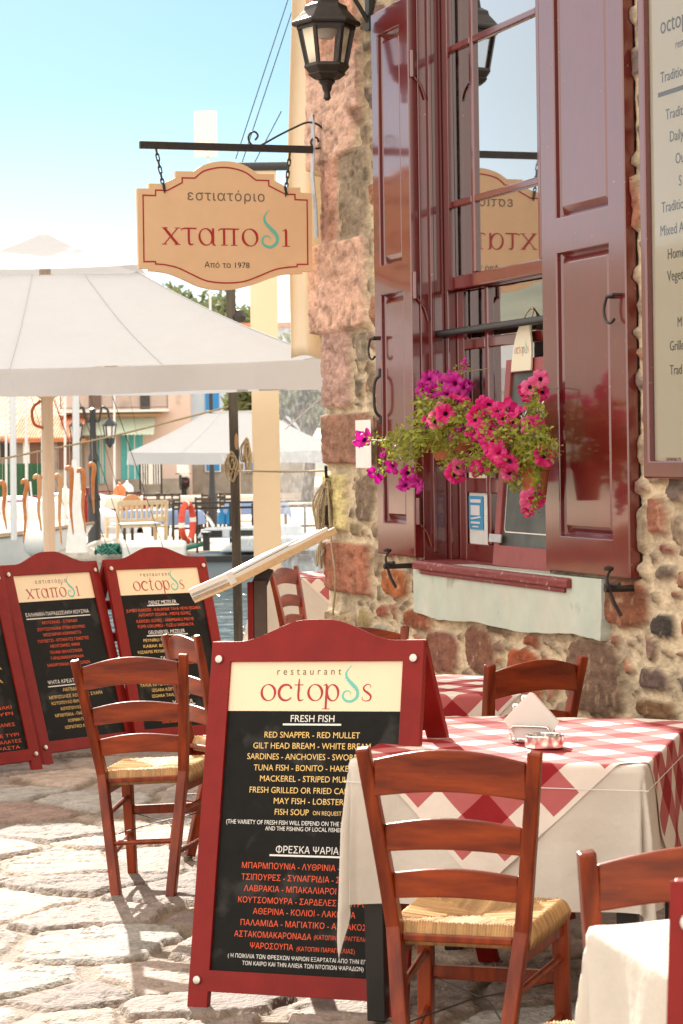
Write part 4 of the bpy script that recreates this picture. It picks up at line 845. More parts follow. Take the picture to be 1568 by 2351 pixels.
def make_chair():
    r = empty('taverna_chair'); H0 = .885
    def post(s, z):                                     # centre line of a back post
        w = .103 + (.209 - .103) * z / H0
        y = -.295 + .10 * min(1, z / .45) if z < .45 else -.195 - .075 * ((z - .45) / (H0 - .45)) ** 1.2
        return Vector((s * w, y, z))
    for s in (-1, 1):
        m = MB(); zs = [0, .12, .25, .36, .45, .55, .66, .77, H0]; m.rail([post(s, z) for z in zs], [.036] * 5 + [.036, .036, .035, .034], [.038, .040, .042, .042, .042, .038, .034, .030, .026], (0, 1, 0)); m.build('leg', M_wood, r, bevel=.005)
    for s in (-1, 1):
        m = MB(); m.beam((s * .180, .172, 0), (s * .174, .165, .415), .034, .034, (0, 1, 0), .042, .042); m.build('leg', M_wood, r, bevel=.005)
    for z0, h, ar in ((.775, .088, .020), (.640, .066, .014), (.525, .062, .012)):
        m = MB(); n = 14; vs = []
        a, b = post(-1, z0 + h / 2), post(1, z0 + h / 2); a.x += .016; b.x -= .016
        for i in range(n + 1):
            t = i / n; k = math.sin(math.pi * t); x = a.x + (b.x - a.x) * t; y = a.y - .022 * k
            for dy, dz in ((-.008, -h / 2 + ar * .9 * k), (.008, -h / 2 + ar * .9 * k), (.008, h / 2 + ar * 1.5 * k), (-.008, h / 2 + ar * 1.5 * k)): vs.append((x, y + dy, z0 + h / 2 + dz - .006))
        f = [(0, 1, 2, 3), (4 * n + 3, 4 * n + 2, 4 * n + 1, 4 * n)]
        for i in range(n):
            for k in range(4): l = (k + 1) % 4; f.append((4 * i + k, 4 * i + 4 + k, 4 * i + 4 + l, 4 * i + l))
        m.add(vs, f); m.build('back_slat', M_woodh, r, bevel=.004)
    seat_mesh('seat', r)
    m = MB(); fl = [Vector((s * .174, .165, 0)) for s in (-1, 1)]
    for s in (0, 1):
        p = post(-1 if s == 0 else 1, .39); q = fl[s]; m.beam((p.x, p.y + .012, .392), (q.x, q.y - .015, .392), .024, .040)
    m.beam((-.158, .168, .392), (.158, .168, .392), .022, .040); p, q = post(-1, .39), post(1, .39); m.beam((p.x + .015, p.y + .01, .425), (q.x - .015, q.y + .01, .425), .018, .018); m.build('seat_frame', M_wood, r, bevel=.004)
    for z, rad in ((.30, .010), (.155, .010)):
        for s in (-1, 1):
            p = post(s, z); m = MB(); m.tube([(p.x, p.y, z), (s * .176, .165, z + .015)], rad, 8); m.build('stretcher', M_wood, r, smooth=True)
    p, q = post(-1, .20), post(1, .20); m = MB(); m.tube([p, q], .010, 8); m.build('stretcher', M_wood, r, smooth=True)
    m = MB(); m.beam((-.162, .168, .262), (.162, .168, .262), .014, .036); m.build('stretcher', M_wood, r, bevel=.003)
    m = MB(); p, q = post(-1, .225), post(1, .225)
    m.tube([p, (-.02, .02, .232), (.160, .168, .25)], .002, 5); m.tube([q, (.02, .02, .230), (-.160, .168, .25)], .002, 5); m.build('bracing_wire', M_iron, r)
    return r
chair0 = make_chair()
CG = 'rush seated taverna chairs by the restaurant'
def chair(x, y, fx, fy, label, first=[True]):
    M = rotm((x, y, gz(x) + .006), math.atan2(-fx, fy))
    if first[0]: first[0] = False; o = chair0; o.matrix_world = M
    else: o = copy_tree(chair0, None, M)
    if 'lone' in label: o.matrix_world = M @ Matrix.Rotation(R(-3.4), 4, 'Y')
    if 'large bright' in label: o.matrix_world = rotm((x, y, 0.004), math.atan2(-fx, fy))
    return tag(o, label, 'chair', CG)
chair(.318, 5.84, .286, .958, 'red wooden rush chair seen from behind, tucked up to the front checked table')
chair(-.69, 9.00, .20, .98, 'lone red chair with sunlit straw seat left of the large fish menu board')
chair(-.40, 9.75, .92, .38, 'chair half hidden between the lone left chair and the large fish board')
chair(.604, 4.74, -.18, .98, 'large bright orange red chair at lower right, cut by the picture edge')
chair(.465, 8.0, -.62, .78, 'dark chair with arched back rail beyond the napkin holder by the wall')
chair(.067, 9.35, .10, -1, 'chair showing only its top rail above the right shoulder of the fish board')
chair(-.12, 14.62, .93, -.36, 'distant chair beside the wall corner at the small waterside table')

# ------------------------------------------------------------------ tables, cloths and what stands on them
def make_table(x, y, rz, W, L, label, h=.75, gk=1, group='restaurant tables'):
    r = empty('restaurant_table', rotm((x, y, gz(x) * gk), rz), label, 'table', group)
    m = MB(); m.box(-W / 2, W / 2, -L / 2, L / 2, h - .03, h); m.build('tabletop', M_dark, r, bevel=.004)
    for sx in (-1, 1):
        for sy in (-1, 1):
            m = MB(); m.beam((sx * (W / 2 - .05), sy * (L / 2 - .05), 0), (sx * (W / 2 - .045), sy * (L / 2 - .045), h - .03), .052, .052, (0, 1, 0), .058, .058); m.build('leg', M_dark, r, bevel=.003)
    return r
def drape(W, L, x, y, zt, up, kx=.05, kc=.30, fold=.0, nf=7, seed=0, off=.0):
    """where a point of a cloth lying on a W x L table comes to rest: x, y in the table's axes"""
    ex = max(0., abs(x) - W / 2); ey = max(0., abs(y) - L / 2); cx_ = max(-W / 2, min(W / 2, x)); cy_ = max(-L / 2, min(L / 2, y)); rr = math.hypot(ex, ey)
    if rr < 1e-9: return (x, y, zt + up)
    dx, dy = math.copysign(ex / rr, x), math.copysign(ey / rr, y); t = math.atan2(ey, ex); c = math.sin(2 * t) if ex > 0 and ey > 0 else 0.
    k = kx + (kc - kx) * c ** .7 if c > 0 else kx
    s = cx_ if ey > ex else cy_
    w = fold * (math.sin(s * nf * 2 * math.pi + seed) + .5 * math.sin(s * nf * 4.3 + seed * 2)) * min(1, rr / .25) * (1 - c * .6)
    if c > 0: w += fold * 1.3 * math.sin(6 * t + seed) * min(1, rr / .2)
    rad = .010
    if rr < rad * 1.57: a = rr / rad; hx = rad * math.sin(a); dz = rad * (1 - math.cos(a))
    else: q = rr - rad * 1.57; hx = rad + k * q; dz = rad + q * math.sqrt(max(.05, 1 - k * k))
    hx += w + up + off
    return (cx_ + dx * hx, cy_ + dy * hx, zt + up - dz)
def tablecloth(x, y, rz, W, L, drop, label, h=.752, kc=.3, kx=.06, fold=.010, seed=1, group='white undercloths', n=110, name='tablecloth', wob=.012, gk=1):
    m = MB(); r = random.Random(seed)
    def f(u, v):
        px = (u - .5) * (W + 2 * drop); py = (v - .5) * (L + 2 * drop); q = drape(W, L, px, py, h, .0015, kx, kc, fold, 3.2, seed)
        return (q[0], q[1], q[2] + .0015 * math.sin(px * 31 + seed) * math.sin(py * 27) + wob * .2 * float(fbm(px * 5, py * 5, seed)))
    m.grid(n, n, f); o = m.build(name, M_cloth, fix=False, smooth=True, angle=180); o.matrix_world = rotm((x, y, gz(x) * gk), rz); tag(o, label, 'tablecloth', group); return o
def overcloth(x, y, rz, W, L, S, rot, label, h=.752, cx_=0., cy_=0., chk=.078, seed=2, n=130, kc=.26):
    V, C = [], []; ca, sa = math.cos(rot), math.sin(rot); wht, mid, dk = np.array((.82, .74, .66)), np.array((.50, .13, .13)), np.array((.30, .008, .014))
    N = n * 2
    for j in range(N + 1):
        for i in range(N + 1):
            a = (i / N - .5) * S; b = (j / N - .5) * S; px = cx_ + a * ca - b * sa; py = cy_ + a * sa + b * ca
            q = drape(W, L, px, py, h, .0045, .05, kc, .007, 3.2, seed); V.append((q[0], q[1], q[2] + .0015 * math.sin(px * 29 + seed) * math.sin(py * 33) + .0045 * float(fbm(px * 7, py * 7, 4))))
    F = gridfaces(N + 1, N + 1)
    me = bpy.data.meshes.new('checked_overcloth'); me.from_pydata(V, [], F.tolist()); me.materials.append(M_check)
    at = me.attributes.new('Col', 'FLOAT_COLOR', 'CORNER'); jj, ii = np.divmod(np.arange(N * N), N); e = S * .012
    aa = (ii + .5) / N * S; bb = (jj + .5) / N * S; ka = (np.floor(aa / chk) % 2).astype(int); kb = (np.floor(bb / chk) % 2).astype(int)
    col = np.where(((ka + kb) == 2)[:, None], dk, np.where(((ka + kb) == 1)[:, None], mid, wht)); hem = (np.minimum(np.minimum(aa, S - aa), np.minimum(bb, S - bb)) < e); col[hem] = wht
    c = np.ones((N * N, 4, 4), np.float32); c[:, :, :3] = col[:, None, :]; at.data.foreach_set('color', c.ravel()); me.shade_smooth()
    o = bpy.data.objects.new('checked_overcloth', me); COL.objects.link(o); o.matrix_world = rotm((x, y, gz(x)), rz); tag(o, label, 'tablecloth', 'red checked overcloths'); return o
TA = (.545, 6.97, R(-15.5), .80, 1.05)
HA = .728
make_table(*TA, 'table under the front checked cloth with napkin holder', h=HA - .002)
tablecloth(*TA, .40, 'white cloth hanging from the front table with pointed left corner', h=HA, kc=.05, kx=.03, fold=.014, seed=4)
overcloth(*TA, 1.24, R(43), 'red and white checked cloth laid diagonally under the napkin holder', h=HA, seed=4, kc=.06, chk=.094)
m = MB(); W_, L_ = TA[3] / 2 + .022, TA[4] / 2 + .022; m.tube([(-W_, -L_, .67), (W_, -L_, .665), (W_, L_, .67), (-W_, L_, .67)], .0013, 5, closed=True)
o = m.build('elastic_cord', M_white); o.matrix_world = rotm((TA[0], TA[1], gz(TA[0])), TA[2]); tag(o, 'thin white elastic cord holding down the front table cloths', 'cord')
TB = (.255, 8.50, 0.0, .68, .68)
make_table(*TB, 'small table behind the large fish board by the wall'); tablecloth(*TB, .36, 'white cloth hanging from the small table behind the fish board', seed=7); overcloth(*TB, .98, R(45), 'checked cloth on the small table just behind the fish board', seed=7, n=80)
TC = (.02, 16.2, R(4), 1.15, .9)
make_table(*TC, 'distant table near the wall corner by the water'); tablecloth(*TC, .42, 'white cloth on the distant table by the wall corner', seed=9); overcloth(*TC, 1.10, R(45), 'checked cloth on the distant table by the wall corner', seed=9, n=70)
cn = P(1347, 2118, 4.05); e1 = Vector((.97, .24, 0)).normalized(); e2 = Vector((.24, -.97, 0)).normalized(); ctr = Vector((cn.x, cn.y, 0)) + e1 * .40 + e2 * .40
TN = (ctr.x, ctr.y, math.atan2(.24, .97), .78, .78); make_table(*TN, 'table under the plain white cloth at lower right', h=cn.z - .006, gk=0)
tablecloth(*TN, .45, 'plain white cloth on the blurred near table at lower right', h=cn.z - .004, seed=12, fold=.018, kc=.02, kx=.0, gk=0)
# napkin holder, ashtray, shakers on the front table
def on_ta(u, v): return G(u, v, HA + .006 + gz(TA[0]))
p = on_ta(1222, 1704); nh = empty('napkin_holder', rotm(p, R(-24)), 'steel napkin holder with a folded white paper napkin', 'napkin holder')
m = MB()
def nap(k):
    y = -.010 + k * .0026; s = .084 - .0006 * k; m.prism([[(-s, .062), (-s * .55, .012), (s * .6, .010), (s, .062), (.004, .062 + s * .98), (-.004, .062 + s * .98)]], lambda x, z: (x, y + .01 * (z - .05), z), lambda x, z: (x, y + .0016 + .01 * (z - .05), z))
for k in range(9): nap(k)
m.build('napkins', M_napkin, nh)
m = MB()
for y in (-.018, .020): m.tube(crom([(-.058, y, .004), (-.060, y, .030), (-.054, y, .044), (-.040, y, .047), (.040, y, .047), (.054, y, .044), (.060, y, .030), (.058, y, .004)], 5), .0035, 8)
m.box(-.058, .058, -.018, .020, .001, .005); m.build('wire_holder', M_chrome, nh, smooth=True)
p = on_ta(1250, 1716); a_ = empty('ashtray', rotm(p, 0.2), 'round steel ashtray in front of the napkin holder', 'ashtray')
m = MB(); m.lathe([(.050, 0), (.056, .003), (.056, .034), (.053, .037), (.050, .034), (.049, .008), (.0, .006)], 40); m.build('bowl', M_chrome, a_, smooth=True)
m = MB()
for k in range(3): t = 2.1 + k * 2.1; m.rail(crom([(.053 * math.cos(t), .053 * math.sin(t), .037), (.040 * math.cos(t), .040 * math.sin(t), .030), (.024 * math.cos(t), .024 * math.sin(t), .016)], 4), .012, .002, (0, 0, 1))
m.build('cigarette_rest', M_chrome, a_)
for u, v, nm, lb, mt in ((1188, 1664, 'salt_shaker', 'glass salt shaker with steel cap left behind the napkin', mat('salt', (.8, .8, .78), .8)), (1208, 1656, 'pepper_shaker', 'taller glass pepper shaker just behind the napkin tip', mat('pepper', (.12, .09, .07), .8))):
    p = on_ta(u, v); k = 1.0 if nm[0] == 's' else 1.25; r = empty(nm, rotm(p), lb, 'shaker', 'shakers on the front table')
    m = MB(); m.lathe([(.017, 0), (.019, .004), (.019, .040 * k), (.015, .048 * k)], 16); m.build('jar', M_glassclear, r, smooth=True); m = MB(); m.lathe([(.016, .003), (.016, .028 * k)], 12); m.build('contents', mt, r); m = MB(); m.lathe([(.0165, .047 * k), (.0170, .060 * k), (.012, .067 * k), (.0, .068 * k)], 16); m.build('cap', M_chrome, r, smooth=True)
# reading desk with the open menu
q0 = P(482, 1352, 9.6); q1 = P(735, 1222, 9.9); md = empty('menu_stand', rotm((P(588, 1400, 9.75).x, 9.75, 0), 0.0), 'dark post stand with a tilted pale wooden menu desk seen edge on', 'menu stand')
iv = md.matrix_world.inverted(); m = MB(); zt = P(588, 1320, 9.75).z
m.box(-.008, .045, -.03, .03, 0, zt - .02); m.build('post', mat('dark_brown_post', (.07, .05, .035), .5, var=.2), md, bevel=.003)
m = MB(); m.box(-.034, -.009, -.032, .032, 0, zt - .03); m.build('red_edge_strip', M_board, md, bevel=.002)
m = MB(); m.box(-.16, .18, -.16, .16, 0, .03); m.build('foot_plate', M_blackmetal, md, bevel=.003)
d = (q1 - q0).normalized(); up = Vector((-d.z, 0, d.x)).normalized(); wd = Vector((.0, 1, 0)); M_pine = mat('pale_pine', (.66, .46, .25), .5, var=.1, nscale=10, nstretch=(.3, 4, 4))
m = MB(); a, b = iv @ q0, iv @ q1; m.beam(a - up * .016, b - up * .016 - d * .03, .36, .028, up); m.build('desk_board', M_pine, md, bevel=.002)
m = MB(); m.beam(a + up * .005, b + up * .005 - d * .06, .35, .014, up); m.beam(a + up * .020 + d * .03, b + up * .020 - d * .20, .33, .010, up); m.beam(a + up * .006 - d * .0, a + up * .006 + d * .03, .365, .052, up); m.beam(b + up * .010 - d * .16, b + up * .010 - d * .005, .02, .008, up); m.build('menu_pages', mat('white_menu_pages', (.80, .77, .70), .5), md, bevel=.001)
m = MB(); m.beam((.005, 0, zt - .06), iv @ (q0.lerp(q1, .48) - up * .03), .03, .06); m.build('bracket', M_blackmetal, md)
# ------------------------------------------------------------------ parasols
M_seam = mat('canvas_seam', (.46, .48, .51), .9)
def parasol(x, y, h, z0, zv, zr, hr, za, ground, label, pole_r=.035, group='large white square parasols', seed=1, wood=True, name='parasol'):
    r = empty(name, rotm((x, y, ground)) @ Matrix.Rotation(R(1.3 if seed == 1 else 0), 4, 'X'), label, 'parasol', group); g = ground; k = h / 1.73
    def side(i, t, s, hh):       # i-th side, t in -1..1 along it, s half-width
        c, sn = [(0, -1), (1, 0), (0, 1), (-1, 0)][i]; tx, ty = -sn, c
        return (c * s + tx * t * s, sn * s + ty * t * s, hh)
    m = MB(); n, q = 28, 12
    for i in range(4):
        def f(u, v):
            t = 2 * u - 1; s = hr + (h - hr) * v; w_ = max(0, 1 - (1 - abs(t)) / .22); sag = -.006 * k * math.sin(46 * t + i) * w_ * v - .012 * k * max(0, 1 - (1 - abs(t)) / .035) + .045 * k * math.sin(math.pi * v) * (1 - .25 * t * t) + .03 * k * (1 - t * t) * v * v + .008 * math.sin(9 * t + seed + i) * v
            p = side(i, t, s - .05 * k * (1 - t * t) * v * v, zr + (zv - zr) * v - sag); return (p[0], p[1], p[2] - g)
        m.grid(n, q, f)
    cn = m.build('canopy', M_canvas, r, smooth=True, angle=30)
    m = MB()
    for i in range(4):
        def f(u, v):
            t = 2 * u - 1; s = h + .004 + .010 * v + .012 * k * v * math.sin(7 * t + seed + i * 2) + .006 * math.sin(19 * t + seed) * v; p = side(i, t, s - .05 * k * (1 - t * t), zv + (z0 - zv) * v - .03 * k * (1 - t * t) * (1 - v) - .012 * k * math.sin(5 * t + seed + i) * v); return (p[0], p[1], p[2] - g)
        m.grid(40, 4, f)
    m.build('valance', M_canvas, r, smooth=True, fix=False, angle=180)
    m = MB()
    for i in range(4):
        for t in (-.5, 0, .5, .995):
            q_ = []
            for j in range(13):
                v = j / 12; s = hr + (h - hr) * v; w_ = max(0, 1 - (1 - abs(t)) / .22); sg = -.006 * k * math.sin(46 * t + i) * w_ * v - .012 * k * max(0, 1 - (1 - abs(t)) / .035) + .045 * k * math.sin(math.pi * v) * (1 - .25 * t * t) + .03 * k * (1 - t * t) * v * v + .008 * math.sin(9 * t + seed + i) * v
                p = side(i, t, s - .05 * k * (1 - t * t) * v * v, zr + (zv - zr) * v - sg + .004); q_.append((p[0], p[1], p[2] - g))
            m.tube(q_, .0035, 4)
    m.build('seams', M_seam, cn)
    m = MB(); hc = hr * 1.05
    for i in range(4):
        def f(u, v):
            t = 2 * u - 1; s = .02 + (hc - .02) * v; p = side(i, t, s - .03 * k * (1 - t * t) * v, za + (zr + .055 * k - za) * v - .035 * k * math.sin(math.pi * v) - .02 * k * (1 - t * t) * v * v); return (p[0], p[1], p[2] - g)
        m.grid(16, 8, f)
    m.build('vent_cap', M_canvas, r, smooth=True, angle=30)
    m = MB(); mt = mat('pale_pole_wood', (.74, .60, .45), .5, var=.1, nscale=5, nstretch=(3, 3, .3)) if wood else M_white
    m.lathe([(pole_r, 0), (pole_r, 1.2), (pole_r * .96, za - g - .02)], 16); m.build('pole', mt, r, smooth=True)
    m = MB(); m.lathe([(pole_r * 1.0, z0 - g - .03), (pole_r * 2.2, z0 - g + .0), (pole_r * 2.2, z0 - g + .06), (pole_r, z0 - g + .08)], 16); m.build('hub', mt, r, smooth=True)
    for i in range(8):
        a = i * math.pi / 4; d = (h - .05) * (1 / max(abs(math.cos(a)), abs(math.sin(a)))); m = MB(); m.beam((pole_r * math.cos(a), pole_r * math.sin(a), zr - g + .02), (math.cos(a) * d, math.sin(a) * d, zv - g - .03 - .035 * k * (i % 2 == 0)), .03 * k, .018 * k)
        m.beam((pole_r * 2 * math.cos(a), pole_r * 2 * math.sin(a), z0 - g + .03), (math.cos(a) * d * .5, math.sin(a) * d * .5, (zr + zv) / 2 - g - .05 * k), .022 * k, .014 * k); m.build('rib', mt, r)
    m = MB(); m.lathe([(.28, 0), (.28, .05), (.08, .07), (.06, .18), (pole_r, .18)], 20); m.build('base', M_blackmetal, r, smooth=True)
    m = MB(); m.tube(crom([(-pole_r, -.02, z0 - g - .04), (-.10, -.03, z0 - g - .10), (-.09, -.03, z0 - g - .20), (-.03, -.03, z0 - g - .23)], 5), .011, 6); m.build('crank_handle', M_terra if wood else M_white, r, smooth=True)
    return r
parasol(-2.05, 16.60, 1.94, 2.05, 2.245, 2.85, .70, 3.17, 0.0, 'big white parasol filling the left, its valance above the dried octopus', .042)
pf = P(536, 1064, 48.5); parasol(pf.x, 50.6, 2.15, 1.36, 1.62, 2.42, .62, zat(536, 945, 50.6), -.45, 'white parasol across the harbour in front of the blue shuttered house', .05, seed=3)
# ------------------------------------------------------------------ awning drape, roll-down sheet, post
dr = MB()
def drp(u, v):
    zt, zb = 4.6, zat(700, 822, 12.55); z = zt + (zb - zt) * v; xl = P(700 - 45 * 1, 822, 12.55).x
    left = P(656 + 6 * v + 30 * max(0, 1 - v * 1.7), 400, 12.5).x
    x = left + (.36) * u; return (x, 12.50 + .035 * math.sin(u * 13 + 1.2 * v) * (.5 + v) + .05 * u, z + .012 * math.sin(u * 9) * v)
dr.grid(60, 40, drp); o = dr.build('awning_drape', M_drape, fix=False, smooth=True, angle=180); so = o.modifiers.new('thickness', 'SOLIDIFY'); so.thickness = .006
tag(o, 'folded beige awning cloth hanging down beside the wall corner', 'awning cloth')
YC = 18.8; cu = empty('plastic_curtain', Matrix.Translation((P(583, 1300, YC).x, YC, 0)), 'clear roll-down plastic sheet with beige side band by the corner', 'plastic sheet')
x0 = P(583, 700, YC).x; wb = P(646, 1000, YC).x - P(583, 1000, YC).x; zt, zb = zat(600, 382, YC), .55
m = MB(); m.grid(6, 30, lambda u, v: (u * wb, .012 * math.sin(v * 7 + u), zb + (zt - zb) * v)); m.build('beige_band', M_beige, cu, fix=False, smooth=True, angle=180)
pm = glassy('dusty_clear_plastic', (.93, .94, .95), .8, .12); N = pm.node_tree.nodes; L = pm.node_tree.links
df = N.new('ShaderNodeBsdfDiffuse'); df.inputs[0].default_value = (.75, .77, .80, 1); tr = N.new('ShaderNodeBsdfTranslucent'); tr.inputs[0].default_value = (.8, .82, .84, 1); ad = N.new('ShaderNodeMixShader'); ad.inputs[0].default_value = .5; L.new(df.outputs[0], ad.inputs[1]); L.new(tr.outputs[0], ad.inputs[2])
tc = N.new('ShaderNodeTexCoord'); mp = N.new('ShaderNodeMapping'); mp.inputs['Scale'].default_value = (1.6, 1, .8); mp.inputs['Rotation'].default_value = (0, .25, 0); nz = N.new('ShaderNodeTexNoise'); nz.inputs['Scale'].default_value = 26; nz.inputs['Detail'].default_value = 8; L.new(tc.outputs['Object'], mp.inputs[0]); L.new(mp.outputs[0], nz.inputs['Vector'])
mr = N.new('ShaderNodeMapRange'); mr.inputs[1].default_value = .46; mr.inputs[2].default_value = .72; mr.inputs[3].default_value = .10; mr.inputs[4].default_value = .26; L.new(nz.outputs['Fac'], mr.inputs[0])
ms = N.new('ShaderNodeMixShader'); out = N['Material Output']; src = out.inputs[0].links[0].from_socket; L.new(mr.outputs[0], ms.inputs[0]); L.new(src, ms.inputs[1]); L.new(ad.outputs[0], ms.inputs[2]); L.new(ms.outputs[0], out.inputs[0])
m = MB(); m.grid(10, 10, lambda u, v: (wb + u * 1.2, .02 * math.sin(u * 9 + v * 3), zb + (zt - zb) * v)); m.build('clear_sheet', pm, cu, fix=False, smooth=True, angle=180)
m = MB(); m.tube([(-.08, 0, zt), (1.6, 0, zt)], .035, 10); m.build('roller_bar', M_blackmetal, cu, smooth=True)
YP = 18.9; pp = P(547, 1400, YP); po = empty('wooden_post', Matrix.Translation((pp.x, YP, 0)), 'weathered dark square post carrying ropes behind the menu stand', 'post')
m = MB(); M_post = mat('weathered_post', (.035, .030, .024), .8, col2=(.085, .07, .05), nscale=6, nstretch=(3, 3, .4), bump=.5, bscale=30, bstretch=(2, 2, .3), var=.2); ztp = zat(540, 640, YP); m.beam((0, 0, 0), (-.026, 0, ztp), .072, .066, (0, 1, 0)); m.build('shaft', M_post, po, bevel=.006)
kp = P(541, 1014, YP) - Vector((pp.x, YP, 0)); m = MB(); m.prism([ell(0, 0, .016, .068, 0, 16)], lambda x, z: (kp.x + .008 + x, -.0375, kp.z + z), lambda x, z: (kp.x + .008 + x, -.0335, kp.z + z)); m.build('bare_knot', mat('bare_wood', (.38, .22, .11), .7), po)
kp = P(548, 727, YP) - Vector((pp.x, YP, 0)); m = MB(); m.lathe([(.0, -.05), (.05, -.04), (.06, .0), (.03, .05), (.0, .06)], 10, (kp.x, 0, kp.z)); m.build('rope_block', M_iron, po, smooth=True)
for u, v in ((530, 988), (531, 1030)):
    kp = P(u, v, YP) - Vector((pp.x, YP, 0)); m = MB(); m.tube([(-.03, 0, kp.z), (kp.x, -.01, kp.z), (kp.x - .01, -.012, kp.z + .05)], .007, 6); m.build('hook', M_iron, po, smooth=True)
def rope(pts, r, name, label, cat='rope', mt=None, sag=0.0, group=None, n=6):
    m = MB(); m.tube(crom(pts, 10), r, n); o = m.build(name, mt or M_rope, smooth=True); return tag(o, label, cat, group)
a, b = P(536, 931, YP), P(-60, 1066, YP); mid = (a + b) / 2 - Vector((0, 0, .025)); rope([a, mid, b], .008, 'rope', 'knotted rope sloping from the post across the left, octopus hanging from it')
rope([P(545, 1081, YP - .05), P(650, 1083, 15), P(752, 1080, 12.45)], .006, 'rope', 'thin level rope from the post to the wall corner')
rope([P(655, 985, 18.7), P(700, 945, 17.5), P(752, 900, 16)], .006, 'rope', 'white line rising towards the wall corner behind the clear plastic', mt=M_white)
rope([P(533, 660, YP), P(536, 900, YP), P(538, 1120, YP)], .007, 'rope', 'pale rope hanging straight down along the dark post')
def hank(ctr, w, h, n, r, name, label, seed):
    rr = random.Random(seed); m = MB()
    for i in range(n):
        a = rr.uniform(-1, 1) * w; l = h * rr.uniform(.55, 1.0); y = rr.uniform(-.03, .03); k = rr.uniform(.3, .9) * w
        m.tube(crom([ctr + Vector((0, y, 0)), ctr + Vector((a - k, y, -l * .5)), ctr + Vector((a * 1.1 - k * .3, y, -l)), ctr + Vector((a + k * .6, y * .5, -l * .55)), ctr + Vector((.01, y, -.01))], 6), r, 6)
    m.tube([ctr + Vector((-.03 * w / .04, -.03, -.03)), ctr + Vector((.03 * w / .04, -.03, -.05)), ctr + Vector((.0, -.035, -.08))], r * 1.2, 6)
    return tag(m.build(name, M_rope, smooth=True), label, 'rope hank')
hank(P(531, 1035, YP - .05), .045, .26, 12, .006, 'rope_hank', 'hank of old rope hooked on the left of the dark post', 3)
hank(P(566, 1004, YP - .02), .030, .30, 8, .006, 'rope_hank', 'frayed rope tassel hanging on the right of the dark post', 5)
cpt = Wp(748, 1100, .06); hank(cpt, .036, .32, 12, .0055, 'rope_hank', 'coiled rope hank on an iron hook at the wall corner', 8)
hank(Wp(737, 1240, .06), .018, .17, 3, .005, 'rope_hank', 'loose rope end below the coiled hank at the corner', 9)
rope([Wp(752, 1112, .07), Wp(760, 1240, .07), Wp(770, 1330, .07), Wp(764, 1412, .06)], .005, 'rope', 'thin cord running down the corner stones from the hook')
m = MB(); m.tube([Wp(757, 1093, -.02), Wp(749, 1095, .07), Wp(748, 1070, .08)], .008, 8); m.tube([Wp(757, 1205, -.02), Wp(749, 1203, .07), Wp(750, 1160, .08)], .008, 8); tag(m.build('rope_hooks', M_iron, smooth=True), 'pair of black iron hooks on the corner stones carrying the rope', 'hook')
# dried octopus arms hanging from the rope
TG = 'dried octopus arms hanging from the rope'
M_oct = mat('dried_octopus', (.60, .25, .08), .5, col2=(.66, .36, .17), nscale=16, trans=.35); M_octw = mat('octopus_suckers', (.70, .46, .26), .5, trans=.3)
def octopus(u0, v0, v1, cur, side, col, label, wtop=15, hook=1):
    Y = YP; zt = P(u0, v0, Y); zr = zt.z + .18 + .0 * u0
    t = (u0 + 60) / 601; rl = (P(-60, 1066, Y)).lerp(P(536, 931, Y), t)
    r = empty('octopus_arm', Matrix.Translation((zt.x, Y, zt.z)), label, 'octopus arm', TG); L_ = zt.z - P(u0, v1, Y).z; px = Y / FPX
    c = crom([(-hook * 9 * px, 0, -.022), (-hook * 6 * px, 0, -.004), (0, 0, 0), (4 * px * hook, 0, -.03), (cur * 3 * px, 0, -L_ * .3), (cur * 1 * px, 0, -L_ * .6), (cur * 4 * px, 0, -L_ * .85), (cur * 6 * px, 0, -L_)], 6); n = len(c)
    m = MB(); m.tube(c, [(.007 + .009 * min(1, i / (n * .15))) * 1.25 * (wtop / 15) if i < n * .45 else max(.003, .020 * (wtop / 15) * (1 - .85 * (i / n - .45) / .55)) for i in range(n)], 8); m.build('arm', M_oct if col else M_octw, r, smooth=True)
    m = MB()
    for i in range(int(n * .3), n - 2):
        for f in (0, .5):
            x = c[i][0] + (c[i + 1][0] - c[i][0]) * f; z = c[i][2] + (c[i + 1][2] - c[i][2]) * f; w = .014 * (1 - .75 * i / n); m.lathe([(.0, -.004), (.0045, -.002), (.0045, .002), (.0, .004)], 6, (x + side * w, -.006, z))
    m.build('suckers', M_octw, r, smooth=True)
    m = MB(); m.tube([(0, 0, -.004), (0, 0, rl.z - zt.z)], .0012, 4); m.build('thread', M_white, r); return r
for a in ((6, 1108, 1216, 1.2, 1, 1, 'octopus arm at the left picture edge'), (58, 1105, 1248, -1, -1, 1, 'longest dark orange octopus arm left of the parasol pole'), (86, 1094, 1220, 1.3, -1, 0, 'pale octopus arm between the longest arm and the parasol pole'), (104, 1092, 1190, .3, 1, 0, 'octopus arm hidden behind the parasol pole'), (134, 1092, 1252, 1, -1, 0, 'pale thin octopus arm just right of the parasol pole'), (160, 1074, 1228, 1.0, 1, 1, 'thick octopus arm in front of the white mast'), (187, 1079, 1224, 1.4, -1, 1, 'orange octopus arm with bent head right of the white mast'), (212, 1066, 1180, .3, 1, 1, 'octopus arm touching the far lamp post')):
    octopus(*a[:6], a[6])
